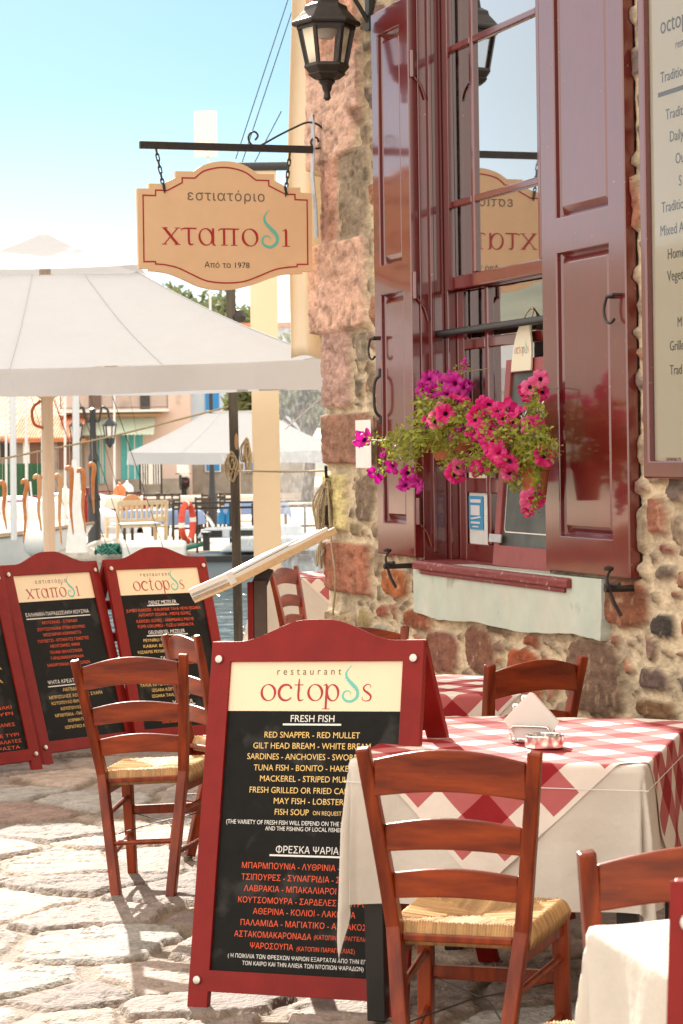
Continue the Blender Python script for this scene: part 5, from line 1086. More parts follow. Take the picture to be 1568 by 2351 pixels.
# ------------------------------------------------------------------ petunias
def flower_mesh(nm, mt):
    m = MB(); n = 40; prof = [(.000, -.030), (.004, -.026), (.006, -.016), (.009, -.006), (.018, .002), (.030, .006), (.037, .003)]
    vs = []
    for j, (r, z) in enumerate(prof):
        for k in range(n):
            t = 2 * math.pi * k / n; lob = abs(math.cos(2.5 * t)); q = max(0, (j - 3) / 3); rr = r * (1 + q * (.20 * lob - .14)); vs.append((rr * math.cos(t), rr * math.sin(t), z + q * (.007 * math.cos(5 * t) + .005 * math.sin(11 * t + 1) + .005 * math.sin(3 * t))))
    fs = [(j * n + k, j * n + (k + 1) % n, (j + 1) * n + (k + 1) % n, (j + 1) * n + k) for j in range(len(prof) - 1) for k in range(n)]
    m.add(vs, fs); m.mi = [1 if i < 3 * n else 0 for i in range(len(fs))]
    me = bpy.data.meshes.new(nm); me.from_pydata(m.v, [], m.f); me.materials.append(mt); me.materials.append(M_throat); me.polygons.foreach_set('material_index', m.mi); me.shade_smooth(); return me
F_mag, F_pink, F_pale = flower_mesh('magenta_flower', M_mag), flower_mesh('pink_flower', M_pink), flower_mesh('pale_pink_flower', M_pale)
def plant(name, potuv, po, pr, ph, flowers, masses, trails, label, seed, hang=True):
    rr = random.Random(seed); s, z = WL(*potuv, po); M = WM @ Matrix.Translation((s, -po, z)); r = empty(name, M, label, 'potted plant', 'petunias hanging in the window')
    inv = Vector((s, -po, z)); L_ = lambda u, v, o: Vector((WL(u, v, o)[0], -o, WL(u, v, o)[1])) - inv
    m = MB(); m.lathe([(pr * .68, -ph), (pr * .70, -ph + .004), (pr * .95, -.03), (pr * 1.06, -.028), (pr * 1.06, 0), (pr * .92, 0), (pr * .88, -.02), (0, -.02)], 24); m.build('pot', M_terra, r, smooth=True)
    if hang:
        m = MB()
        for a in (0, 2.1, 4.2): m.tube([(pr * math.cos(a), pr * math.sin(a), -.01), (.0, .03, .28), (.0, .0 + po + .1 - .02, .34 if 0 else .30)], .0025, 5)
        m.build('hanger', M_rope, r)
    lm, stm = MB(), MB()
    def leaf(p, sz):
        d = Vector((rr.gauss(0, 1), rr.gauss(0, 1), rr.gauss(0, .7))).normalized(); n = Vector((rr.gauss(0, 1), rr.gauss(0, 1) - .4, rr.gauss(.5, 1))); n = (n - d * n.dot(d)).normalized(); x = d.cross(n)
        lm.add([p, p + d * sz * .45 + x * sz * .28 + n * sz * .06, p + d * sz + n * -.05 * sz, p + d * sz * .45 - x * sz * .28 + n * sz * .06, p + d * sz * .5 - n * sz * .04], [(0, 1, 4), (1, 2, 4), (2, 3, 4), (3, 0, 4)])
    for u, v, ru, rv, o, ro, n in masses:
        for _ in range(n):
            while True:
                a, b, c = rr.uniform(-1, 1), rr.uniform(-1, 1), rr.uniform(-1, 1)
                if a * a + b * b + c * c < 1: break
            p = L_(u + a * ru, v + b * rv, max(.02, o + c * ro)); leaf(p, rr.uniform(.014, .034))
            if rr.random() < .14:
                q = L_(u + a * ru * .4, v + b * rv * .4 - 8, max(.02, o)); stm.tube([q, (p + q) / 2 + Vector((0, 0, .01)), p], .0014, 4)
    for path in trails:
        pts = crom([tuple(L_(*p)) for p in path], 8); stm.tube(pts, .0022, 5)
        for p in pts:
            for _ in range(5): leaf(Vector(p) + Vector((rr.gauss(0, .012), rr.gauss(0, .012), rr.gauss(0, .012))), rr.uniform(.012, .026))
    lm.build('foliage', M_leaf, r, smooth=True, fix=False); stm.build('stems', M_stem, r, smooth=True, fix=False)
    view = (WM.inverted().to_3x3() @ Vector((0, 0, 0)))
    for u, v, sz, mg, o in flowers:
        f = bpy.data.objects.new('flower', F_mag if mg else (F_pale if rr.random() < .28 else F_pink)); COL.objects.link(f); f.parent = r; p = L_(u, v, o); f.location = p; sz *= 1.1
        d = Vector((.62 + rr.gauss(0, .45), -.62 + rr.gauss(0, .4), .10 + rr.gauss(0, .45))).normalized(); f.rotation_euler = (d.to_track_quat('Z', 'Y') @ Matrix.Rotation(rr.uniform(0, 6.28), 3, 'Z').to_quaternion()).to_euler(); k = sz / 36.; f.scale = (k, k, k * rr.uniform(.8, 1.2))
    return r
plant('petunia_pot', (1034, 1008), .10, .095, .09,
      [(985, 868, 34, 1, .18), (1012, 880, 38, 1, .22), (1042, 880, 40, 1, .24), (1066, 838, 26, 1, .12), (972, 892, 34, 1, .2), (1026, 902, 34, 1, .26), (1062, 890, 34, 1, .16), (1000, 862, 30, 1, .14), (1040, 862, 30, 1, .16), (992, 898, 30, 1, .26), (1076, 882, 24, 1, .12),
       (1000, 966, 36, 0, .3), (1022, 950, 36, 0, .3), (984, 972, 32, 0, .3), (1052, 914, 34, 0, .28), (1066, 922, 24, 0, .24), (1012, 938, 28, 0, .28), (1060, 985, 26, 1, .26), (1036, 1000, 18, 1, .26),
       (834, 1008, 42, 1, .30), (862, 1090, 38, 1, .30), (900, 1072, 34, 1, .30), (936, 1086, 30, 1, .30), (958, 1108, 38, 1, .30), (930, 1112, 34, 1, .30), (886, 1034, 18, 1, .28), (878, 1044, 14, 1, .28),
       (1044, 1088, 40, 0, .26), (1052, 1072, 34, 0, .26), (1076, 1056, 18, 1, .2), (1036, 1078, 24, 0, .26)],
      [(1000, 925, 50, 45, .22, .1, 330), (990, 975, 52, 42, .24, .1, 380), (1020, 1005, 50, 34, .24, .04, 260), (1215, 1035, 40, 26, .25, .03, 140), (1060, 960, 45, 45, .22, .1, 300), (930, 1020, 55, 40, .28, .06, 330), (1045, 1060, 40, 25, .22, .06, 120)],
      [[(1010, 985, .2), (960, 990, .26), (905, 1010, .3), (845, 1010, .3)], [(1000, 1000, .2), (940, 1030, .28), (900, 1055, .3), (868, 1085, .3)], [(1000, 1000, .2), (960, 1050, .28), (950, 1100, .3)], [(980, 1010, .22), (930, 1060, .3), (925, 1095, .3)], [(1030, 1010, .2), (1050, 1060, .25), (1048, 1085, .26)], [(1010, 900, .2), (1050, 860, .14), (1068, 840, .12)]],
      'left petunia in a round hanging pot, magenta flowers trailing over the left shutter', 11)
plant('petunia_pot', (1226, 1062), .15, .062, .15,
      [(1100, 945, 38, 0, .28), (1122, 932, 36, 0, .28), (1142, 942, 34, 0, .28), (1166, 936, 34, 0, .26), (1186, 948, 36, 0, .26), (1090, 962, 34, 0, .3), (1102, 986, 34, 0, .3), (1086, 1002, 32, 0, .3), (1126, 988, 34, 0, .28), (1158, 960, 32, 0, .28), (1110, 925, 28, 0, .26), (1178, 970, 26, 0, .26),
       (1130, 1018, 42, 0, .3), (1116, 1002, 34, 0, .3), (1142, 1036, 40, 0, .3), (1168, 1062, 42, 0, .28), (1150, 1050, 36, 0, .28), (1170, 1085, 32, 0, .26), (1160, 1010, 26, 0, .26),
       (1216, 888, 32, 0, .2), (1240, 870, 32, 0, .18), (1210, 908, 32, 0, .2), (1198, 900, 28, 0, .2), (1244, 902, 28, 0, .16), (1216, 975, 34, 0, .24), (1232, 970, 26, 0, .22),
       (1250, 1046, 38, 0, .24), (1226, 1130, 36, 0, .24), (1216, 1146, 36, 0, .24), (1234, 1148, 30, 0, .22), (1212, 1170, 26, 0, .24), (1094, 1076, 30, 0, .28), (1112, 1066, 30, 0, .28)],
      [(1120, 985, 60, 55, .26, .08, 480), (1190, 1000, 60, 50, .24, .08, 460), (1215, 1040, 45, 35, .22, .07, 260), (1120, 1060, 55, 28, .26, .06, 240), (1245, 1010, 28, 40, .22, .04, 130), (1185, 1085, 30, 35, .22, .05, 90), (1232, 1100, 14, 28, .22, .04, 70), (1230, 950, 25, 40, .2, .04, 110)],
      [[(1210, 1040, .2), (1230, 1090, .24), (1232, 1140, .24), (1214, 1168, .24)], [(1200, 1030, .2), (1180, 1090, .24), (1185, 1125, .24)], [(1210, 1020, .2), (1262, 1010, .24), (1272, 1050, .24)], [(1200, 1000, .2), (1215, 930, .2), (1238, 880, .18)], [(1190, 1020, .22), (1120, 1060, .28), (1090, 1080, .28)]],
      'right petunia in a tall terracotta pot, pink flowers in front of the chalkboard', 23)
# ------------------------------------------------------------------ across the harbour
GZ = -.45
def gp(u, v): return G(u, v, GZ)
def facing(u, Y, v=None): p = P(u, 1100, Y); return Vector((p.x, Y, GZ))
def frontY(name, x0, x1, v0, v1, Y, th, mtl, par, o=0.0, base=None):
    """a box on a house front: pixel box to metres at depth Y"""
    m = MB(); a, b = P(x0, v1, Y), P(x1, v0, Y); q = par.matrix_world.translation; m.box(a.x - q.x, b.x - q.x, Y - th - o - q.y, Y - o - q.y, (a.z if base is None else base) - q.z, b.z - q.z); return m.build(name, mtl, par)
M_pinkw = mat('pale_pink_wall', (.72, .57, .49), .9, var=.06, nscale=.6, dirt=(.5, .36, .30), dscale=.5, damt=.6)
M_bluew = mat('pale_blue_wall', (.55, .66, .78), .85, var=.04, nscale=.6); M_bluesh = mat('bright_blue_paint', (.02, .25, .62), .5); M_turq = mat('turquoise_paint', (.10, .50, .50), .5, var=.1)
M_tile = mat('orange_roof_tiles', (.58, .20, .09), .85, col2=(.68, .32, .18), nscale=1.2, bump=1.0, bscale=3, bstretch=(1, .1, 4), var=.2); M_tile2 = mat('sunbleached_roof_tiles', (.70, .46, .34), .85, col2=(.62, .36, .24), nscale=1, bump=1, bscale=3, bstretch=(1, .1, 4), var=.15)
M_grst = mat('grey_rubble', (.26, .23, .20), .9, col2=(.36, .32, .27), nscale=1.2, var=.2); M_brown = mat('brown_door', (.16, .08, .05), .7, var=.2); M_paleg = mat('pale_green_awning', (.62, .72, .60), .8, trans=.2)
def tiled_roof(par, name, x0, x1, ye, yr, ze, zr, mt, n=26):
    m = MB(); q = par.matrix_world.translation
    for k in range(n): a = x0 + (x1 - x0) * (k + .5) / n; r = (x1 - x0) / n / 2; m.tube([(a - q.x, ye - q.y, ze - q.z), (a - q.x, yr - q.y, zr - q.z)], r * .98, 8)
    m.box(x0 - q.x, x1 - q.x, ye + .1 - q.y, yr - q.y, ze - q.z - .16, ze - q.z - .02); return m.build(name, mt, par, smooth=True)
h = empty('pink_house', facing(350, 112), 'pale pink house with iron balcony above a pale green awning', 'house'); Y = 112
m = MB(); a, b = P(150, 1130, Y), P(433, 700, Y); q = h.matrix_world.translation; m.box(a.x - q.x, b.x - q.x, 0, 9, 0, 7.6); m.build('wall', M_pinkw, h)
m = MB(); m.box(a.x - q.x - .3, b.x - q.x + .3, -.4, 9.3, 7.6, 7.85); m.build('roof', M_tile, h)
sl_ = frontY('balcony_slab', 138, 390, 940, 949, Y, 1.3, M_white, h); frontY('beam', 170, 372, 949.5, 958, Y, .3, mat('peach_band', (.66, .42, .24), .8), h)
m = MB(); z0, z1 = P(250, 940, Y).z - q.z, P(250, 888, Y).z - q.z; xa, xb = P(139, 940, Y - 1.3).x - q.x, P(384, 940, Y - 1.3).x - q.x
for k in range(62): x = xa + (xb - xa) * k / 61; m.beam((x, -1.25, z0), (x, -1.25, z1), .022, .022)
for z in (z0 + .06, z1): m.beam((xa, -1.25, z), (xb, -1.25, z), .05, .04)
for k in (0, 10, 30, 61): x = xa + (xb - xa) * k / 61; m.beam((x, -1.25, z0), (x, -1.25, z1 + .05), .06, .05)
m.build('balcony_railing', mat('grey_railing', (.16, .15, .15), .5), h)
frontY('balcony_door', 322, 344, 870, 939, Y, .05, M_dark, h, .01); frontY('balcony_door', 205, 232, 870, 939, Y, .05, M_brown, h, .01)
m = MB(); p0, p1 = P(176, 960, Y), P(358, 998, Y); m.grid(40, 6, lambda u, v: (p0.x - q.x + (p1.x - p0.x) * u, -.1 - 1.2 * v, p0.z - q.z + (p1.z - p0.z) * v + .03 * math.sin(u * 120) * (v > .95))); m.build('awning', M_paleg, h, fix=False, smooth=True)
for x0, x1 in ((226, 241), (279, 327)):
    d = frontY('door', x0, x1, 998, 1110, Y, .06, M_turq, h, .01); m = MB()
    for k in (0.3, .62): m.box(P(x0 + (x1 - x0) * k, 1000, Y).x - q.x - .03, P(x0 + (x1 - x0) * k, 1000, Y).x - q.x + .03, -.12, -.08, P(300, 1110, Y).z - q.z, P(300, 998, Y).z - q.z)
    m.build('door_mullion', M_white, d)
frontY('stone_plinth', 270, 433, 1098, 1135, Y, .8, M_grst, h, .0)
h = empty('blue_shuttered_house', facing(520, 113), 'pale blue house with bright blue shutters beside the dark post', 'house'); Y = 113; q = h.matrix_world.translation
m = MB(); a, b = P(434, 1130, Y), P(690, 700, Y); m.box(a.x - q.x, b.x - q.x, 0, 9, 2.0, 7.9); m.build('wall', M_bluew, h); m = MB(); m.box(a.x - q.x, b.x - q.x, 0.05, 9, 0, 2.0); m.build('stone_ground_floor', M_grst, h); m = MB(); m.box(a.x - q.x - .3, b.x - q.x + .3, -.4, 9.3, 7.9, 8.1); m.build('roof', M_tile, h)
for x0, x1 in ((472, 502), (559, 590), (625, 650)): frontY('shutter', x0, x1, 880, 951, Y, .06, M_bluesh, h, .01)
for x0, x1 in ((474, 504), (562, 592)):
    w = frontY('window_frame', x0 - 3, x1 + 3, 1056, 1084, Y, .06, M_white, h, .01); frontY('window', x0, x1, 1059, 1081, Y, .03, M_bluesh, h, .08)
h = empty('tiled_cottage', facing(100, 108), 'low stone cottage with bright orange tiled roof left of the pink house', 'house'); Y = 108; q = h.matrix_world.translation
m = MB(); a, b = P(38, 1130, Y), P(172, 1030, Y); m.box(a.x - q.x, b.x - q.x, 0, 6, 0, P(100, 1003, Y).z - q.z); m.build('wall', M_grst, h); tiled_roof(h, 'roof', a.x - .3, b.x + .2, Y - .5, Y + 4, P(100, 1007, Y).z, P(100, 952, Y).z, M_tile)
for x0, x1, mt in ((54, 68, M_white), (70, 92, M_brown), (132, 166, M_brown), (100, 116, M_turq)): frontY('door', x0, x1, 1013, 1076, Y, .06, mt, h, .01)
h = empty('bleached_roof_house', facing(60, 126), 'larger house behind with a sun bleached pale tiled roof', 'house'); Y = 126; q = h.matrix_world.translation
m = MB(); a, b = P(-80, 1100, Y), P(152, 960, Y); m.box(a.x - q.x, b.x - q.x, 0, 8, 0, P(60, 968, Y).z - q.z); m.build('wall', M_pinkw, h); tiled_roof(h, 'roof', a.x, b.x, Y - .6, Y + 6, P(60, 968, Y).z, P(60, 890, Y).z, M_tile2, 34)
h = empty('grey_boathouse', facing(-40, 110), 'grey stone house at the left picture edge under the parasol', 'house'); Y = 110; q = h.matrix_world.translation
m = MB(); a, b = P(-260, 1100, Y), P(38, 960, Y); m.box(a.x - q.x, b.x - q.x, 0, 8, 0, P(0, 1005, Y).z - q.z); m.build('wall', M_grst, h); tiled_roof(h, 'roof', a.x, b.x, Y - .5, Y + 5, P(0, 1005, Y).z, P(0, 962, Y).z, M_tile2, 30); frontY('window', 2, 22, 1018, 1050, Y, .05, M_dark, h, .01)
m = MB(); a, b = P(-40, 1062, 98), P(108, 962, 98); m.grid(20, 6, lambda u, v: (a.x + (P(112, 1062, 98).x - a.x) * u, 98 + .08 * math.sin(u * 40), GZ + (P(60, 1064, 98).z - GZ) * v)); tag(m.build('green_netting', mat('dark_green_netting', (.03, .10, .05), .9, var=.2), fix=False, smooth=True), 'dark green netting fence beyond the boats at left', 'fence')
h = empty('striped_screen', facing(358, 104), 'black and white striped canvas screen below the pale green awning', 'screen'); Y = 104; q = h.matrix_world.translation
a, b = P(322, 1112, Y), P(370, 1058, Y); sm = [MB(), MB()]
for k in range(18): x0 = a.x + (b.x - a.x) * k / 18; sm[1 if k in (2, 4, 6, 11, 13, 15) else 0].box(x0 - q.x, x0 + (b.x - a.x) / 18 - q.x, -.03, 0, a.z - q.z, b.z - q.z)
sm[0].build('white_cloth', M_white, h); sm[1].build('dark_stripes', M_dark, h); m = MB()
for x in (a.x, b.x): m.beam((x - q.x, 0, 0), (x - q.x, 0, b.z - q.z + .05), .08, .08)
m.build('screen_posts', M_blackmetal, h)
# trees behind the houses
M_bark = mat('bark', (.10, .075, .055), .9, var=.2); M_foli = mat('pine_foliage', (.12, .15, .06), .7, col2=(.20, .22, .10), nscale=.7, trans=.25, var=.25)
def tree(x, y, ht, cr, seed, label, clumps=70, leaf=.30, name='tree'):
    rr = random.Random(seed); r = empty(name, Vector((x, y, GZ)), label, 'tree', 'trees behind the harbour houses'); m = MB(); m.tube(crom([(0, 0, 0), (.15, .1, ht * .3), (-.1, 0, ht * .6), (.1, 0, ht * .85)], 5), [.26 - .2 * i / 15 for i in range(16)], 8); lm = MB()
    for _ in range(clumps):
        a, e = rr.uniform(0, 6.28), rr.uniform(-.5, 1.0); q = rr.uniform(.35, 1.0); c = Vector((math.cos(a) * cr * q, math.sin(a) * cr * q, ht * .70 + e * ht * .28 * (1.1 - .5 * q))); m.tube([(0, 0, ht * rr.uniform(.35, .7)), c * .55 + Vector((0, 0, ht * .3)), c], [.07, .04, .015], 5); cs = cr * rr.uniform(.14, .30)
        for _ in range(80):
            d = Vector((rr.gauss(0, 1), rr.gauss(0, 1), rr.gauss(0, .7))); d = d.normalized() * rr.random() ** .4; p = c + d * cs; n1 = Vector((rr.gauss(0, 1), rr.gauss(0, 1), rr.gauss(0, 1))).normalized(); n2 = n1.orthogonal().normalized(); s = leaf * rr.uniform(.5, 1.2); lm.add([p - n1 * s, p + n2 * s * .4, p + n1 * s, p - n2 * s * .4], [(0, 1, 2, 3)])
    m.build('trunk', M_bark, r, smooth=True); lm.build('crown', M_foli, r, fix=False); return r
for u, v, Y, cr, sd, lb in ((352, 636, 135, 4.4, 1, 'green tree rising left over the parasol top, below the sign'), (440, 650, 138, 4.0, 2, 'middle tree crown showing directly beneath the hanging sign'), (500, 688, 136, 3.2, 3, 'low tree crown beneath the sign close to the dark post'), (296, 664, 142, 3.4, 4, 'small tree crown at the edge of the parasol vent cap'), (580, 705, 140, 1.5, 5, 'thin tree top between the post and the beige band')):
    zt = zat(u, v, Y) - GZ; tree(P(u, v, Y).x, Y, zt * .98, cr, sd, lb)
for u, v, Y, cr, sd, lb in ((700, 800, 96, 3.0, 7, 'hazy tree seen through the clear plastic sheet'), (775, 760, 100, 3.2, 8, 'hazy tree behind the wall corner through the plastic')):
    tree(P(u, v, Y).x, Y, zat(u, v, Y) - GZ, cr, sd, lb, 60)
# street lamps
def street_lamp(u, v0, v1, Y, label):
    z1 = zat(u, v0, Y); x = P(u, v1, Y).x; z0 = GZ; Hh = z1 - z0; r = empty('street_lamp', Vector((x, Y, z0)), label, 'street lamp', 'black harbour street lamps'); m = MB(); m.lathe([(.17, 0), (.18, .10), (.145, .16), (.135, Hh * .34), (.155, Hh * .345), (.145, Hh * .37), (.10, Hh * .40), (.10, Hh * .62), (.12, Hh * .625), (.11, Hh * .65), (.075, Hh * .68), (.065, Hh * .97), (.085, Hh * .985), (.0, Hh)], 12); m.build('pole', M_blackmetal, r, smooth=True)
    for s in (-1, 1):
        m = MB(); m.tube(crom([(0, 0, Hh * .93), (s * .12, 0, Hh * .90), (s * .17, 0, Hh * .96), (s * .21, 0, Hh * 1.0), (s * .32, 0, Hh * .98), (s * .36, 0, Hh * .92)], 6), .028, 8); m.build('arm', M_blackmetal, r, smooth=True)
        b = Hh * .90; m = MB(); m.lathe([(.165, b - .10), (.155, b - .06), (.08, b + .02), (.03, b + .07)], 8, (s * .36, 0, 0)); m.lathe([(.09, b - .50), (.10, b - .36), (.05, b - .54), (.0, b - .58)], 8, (s * .36, 0, 0))
        for k in range(6): t = k * math.pi / 3; m.beam((s * .36 + .135 * math.cos(t), .135 * math.sin(t), b - .10), (s * .36 + .09 * math.cos(t), .09 * math.sin(t), b - .47), .022, .022)
        ln = m.build('lantern', M_blackmetal, r); m = MB(); m.lathe([(.085, b - .36), (.125, b - .11)], 6, (s * .36, 0, 0)); m.build('lantern_glass', M_white, ln)
    return r
street_lamp(217, 935, 1260, 51, 'double armed black street lamp beside the dried octopus')
p = P(487, 1120, 60); r = empty('street_lamp', Vector((p.x, 60, GZ)), 'black lamp post foot under the far parasol', 'street lamp', 'black harbour street lamps'); m = MB(); m.lathe([(.12, 0), (.12, .9), (.09, 1.0), (.07, 1.4), (.06, 1.9), (.05, 3.6)], 12); m.build('pole', M_blackmetal, r, smooth=True)
# masts and boats
M_alu = mat('aluminium_mast', (.62, .64, .66), .35, .6); M_hull = mat('white_hull', (.70, .72, .72), .3, coat=.3, var=.05, nscale=2); M_grey = mat('grey_hull', (.20, .25, .28), .4, var=.08, nscale=1); M_lgrey = mat('light_grey_deckhouse', (.50, .56, .60), .45); M_rub = mat('black_rubber', (.02, .02, .022), .6)
def mast(u0, v0, u1, v1, Y, rad, label, foot=None):
    a, b = P(u1, v1, Y), P(u0, v0, Y); r = empty('sailboat_mast', a, label, 'mast', 'boat masts in the harbour'); m = MB(); m.tube([(0, 0, 0), (b - a)], rad, 10); m.build('spar', M_alu, r, smooth=True)
    if foot: m = MB(); m.lathe([(.19, -.1), (.13, .45), (.09, 1.0), (rad, 1.5)], 10); m.build('sail_cover', M_white, r, smooth=True)
    m = MB(); m.tube([(b - a) * .98 + Vector((.0, 0, 0)), Vector((1.4, 2, -.3))], .008, 4); m.build('stay', M_iron, r)
mast(26, 640, 32, 1240, 40, .055, 'grey mast near the left picture edge'); mast(172, 640, 176, 1255, 41, .062, 'tall pale mast right of the parasol pole', True); mast(94, 640, 102, 1250, 44, .04, 'thin mast just left of the parasol pole')
for u0, u1, Y, rad, lb in ((58, 62, 52, .035, 'thin bare mast between the grey mast and the parasol pole'), (148, 150, 56, .03, 'slender mast beside the tall pale mast'), (262, 263, 92, .05, 'distant mast in front of the pink house awning'), (12, 15, 58, .03, 'slender far mast at the left picture edge')): mast(u0, 700, u1, 1215, Y, rad, lb)
rr = random.Random(31)
for k, (u, v, Y, c, lb) in enumerate(((275, 1128, 80, 0, 'orange buoy near the turquoise doors'), (292, 1124, 82, 1, 'white buoy beside the turquoise doors'), (150, 1140, 64, 1, 'white buoy left of the tall pale mast'))):
    m = MB(); m.lathe([(.02, -.24), (.14, -.2), (.22, -.08), (.22, .06), (.14, .18), (.05, .22), (.04, .30), (0, .31)], 14); o = m.build('mooring_buoy', M_white if c else mat('orange_buoy', (.70, .16, .05), .5), smooth=True); o.location = P(u, v, Y); tag(o, lb, 'buoy')
def boat(name, x, y, rz, Lh, bm_, hgt, label, mt=M_hull, deck=True, group='moored boats', cabin=None, z=-1.0):
    r = empty(name, rotm((x, y, z), rz), label, 'boat', group); m = MB(); ns = 16
    def hull(u, v):
        t = u * 2 - 1; w = bm_ / 2 * (1 - max(0, t) ** 2.2) ** .8 * (1 - .18 * max(0, -t) ** 2) + .01; sh = hgt * (1 + .30 * max(0, t) ** 2 + .05 * t * t); a = (v * 2 - 1); s = math.copysign(abs(a) ** .6, a); zz = -.3 + (sh + .3) * abs(a) ** 1.5; return (t * Lh / 2 + max(0, t) ** 2 * .10 * Lh * (zz / hgt), s * w, zz)
    m.grid(ns, 20, hull); ho = m.build('hull', mt, r, smooth=True, fix=False, angle=180)
    m = MB(); m.grid(ns, 1, lambda u, v: (hull(u, 1)[0], hull(u, v)[1] * .98, hull(u, 1)[2] - .07)); m.build('deck', M_white if deck else mat('boat_deck', (.45, .36, .26), .7), r, fix=False)
    m = MB()
    for v in (0, 1): m.tube([hull(i / 20, v) for i in range(21)], .03, 6)
    m.build('rubbing_strake', mat('varnished_strake', (.24, .17, .11), .5), r, smooth=True)
    if cabin: m = MB(); c = cabin; m.prism([[(c[0], hgt - .1), (c[1], hgt - .1), (c[1] - .3, hgt + c[2]), (c[0] + .15, hgt + c[2])]], lambda x, z: (x, -c[3], z), lambda x, z: (x, c[3], z)); m.build('cabin', M_white, r, bevel=.04); m = MB(); m.box(c[0] + .4, c[1] - .5, -c[3] - .01, c[3] + .01, hgt + c[2] * .45, hgt + c[2] * .8); m.build('cabin_window', M_dark, r)
    return r
pb = P(104, 1205, 29); bw = boat('white_boat', pb.x - 4.5, 29.6, R(-8), 6.2, 2.3, 1.55, 'large white moored boat with its bow at the left picture edge', z=-1.0)
def fender(u, v, Y, l, mt, label): p = P(u, v, Y); m = MB(); m.lathe([(.02, l), (.03, l - .03), (.12, l - .14), (.14, l * .5), (.11, .1), (.0, 0)], 12); m.tube([(0, 0, l), (-.05, .1, l + .5)], .012, 5); o = m.build('boat_fender', mt, smooth=True); o.location = p; return tag(o, label, 'fender', 'boat fenders')
fender(79, 1286, 29, .46, M_hull, 'white fender hanging in front of the white bow'); fender(98, 1274, 30.5, .42, M_white, 'second fender just right of the white bow fender')
for u, Y, ln, bm_, hg, rz, cb_, lb in ((-190, 47, 5.5, 1.9, .9, R(10), (-1.4, .9, .9, .6), 'white boat with wheelhouse far left beyond the parasol pole'),):
    p = P(u, 1200, Y); boat('white_boat', p.x, Y, rz, ln, bm_, hg, lb, cabin=cb_)
def upturned(u, v, Y, ln, rz, mt, label):
    p = G(u, v, GZ); r = empty('beached_dinghy', rotm(p, rz), label, 'dinghy', 'dinghies drawn up on the far quay'); m = MB(); m.grid(14, 10, lambda a, b: ((a - .5) * ln, math.cos(b * math.pi) * .62 * math.sin(math.pi * min(.98, .06 + a * .94)) ** .6, .62 * math.sin(b * math.pi) ** .8 * math.sin(math.pi * min(.98, .06 + a * .94)) ** .5)); m.build('hull', mt, r, smooth=True, fix=False, angle=180); m = MB(); m.beam((-ln * .45, 0, .56), (ln * .45, 0, .60), .05, .05); m.build('keel', M_board, r); return r
upturned(262, 1180, 72, 3.4, R(30), M_white, 'white dinghy with red keel drawn up behind the lamp post'); upturned(240, 1222, 58, 2.6, R(-40), M_lgrey, 'upturned grey dinghy to the right of the lamp post')
upturned(120, 1190, 66, 3.2, R(10), M_white, 'white dinghy lying behind the parasol pole'); upturned(180, 1165, 78, 3.6, R(-15), M_hull, 'pale dinghy far back between the white mast and the lamp post'); upturned(45, 1180, 70, 3.0, R(25), M_lgrey, 'grey dinghy lying behind the left masts')
# the grey harbour patrol boat
p = P(560, 1300, 46); gb = empty('patrol_boat', Vector((p.x, 46.2, -1.0)), 'grey harbour patrol boat with white letters behind the dark post', 'boat', 'moored boats'); q = gb.matrix_world.translation
def px(u, v, Y): w = P(u, v, Y) - q; return w
m = MB(); a, b = px(440, 1330, 46), px(760, 1267, 46); m.prism([[(a.x, 0), (a.x - .25, b.z - .1), (a.x - .1, b.z + .02), (a.x + .25, b.z + .08), (b.x + 1, b.z + .08), (b.x + 1, 0)]], lambda x, z: (x, -.9, z - .1), lambda x, z: (x, 1.6, z - .1)); m.build('hull', M_grey, gb, bevel=.08)
m = MB(); a, b = px(437, 1275, 46), px(760, 1269, 46); m.rail([(a.x - .1, -.92, b.z - .05), (b.x + 1, -.92, b.z - .05)], .12, .10, (0, 0, 1)); m.build('rubber_fender', M_rub, gb)
m = MB(); a, b = px(505, 1265, 46), px(760, 1229, 46); m.prism([[(a.x, a.z), (a.x + .38, b.z), (b.x + 1, b.z), (b.x + 1, a.z)]], lambda x, z: (x, -.75, z), lambda x, z: (x, 1.3, z)); dk = m.build('deckhouse', M_lgrey, gb, bevel=.04)
m = MB(); a = px(569, 1252, 46); b = px(600, 1233, 46); text(m, 'ΛΙΜΝ', a.x, a.z + .02, None, b.z - a.z - .03, lambda x, z: (x, -.757, z), bold=.02); m.build('boat_lettering', M_txt['w'], dk, fix=False)
m = MB(); a, b = px(455, 1234, 46.8), px(690, 1211, 46.8); m.prism([[(a.x, a.z), (a.x + .1, b.z), (b.x, b.z + .05), (b.x, a.z)]], lambda x, z: (x, .1, z), lambda x, z: (x, 1.5, z)); wh = m.build('wheelhouse', M_lgrey, gb, bevel=.03); m = MB(); m.box(a.x + .15, a.x + .5, .08, .099, a.z + .02, b.z - .02); m.box(a.x + .65, a.x + 1.1, .08, .099, a.z + .02, b.z - .02); m.build('wheelhouse_window', M_dark, wh)
m = MB(); a, b = px(488, 1211, 46.6), px(498, 1190, 46.6); m.add([(a.x, .3, a.z), (a.x - .22, .3, b.z + .22), (a.x - .22, 1.3, b.z + .22), (a.x, 1.3, a.z)], [(0, 1, 2, 3)]); m.build('windscreen', M_glassclear, gb, fix=False)
m = MB(); m.lathe([(.07, 0), (.07, .30), (.10, .31), (.10, .36), (.0, .37)], 10, px(474, 1264, 45.6)); m.build('bollard', M_rub, gb, smooth=True)
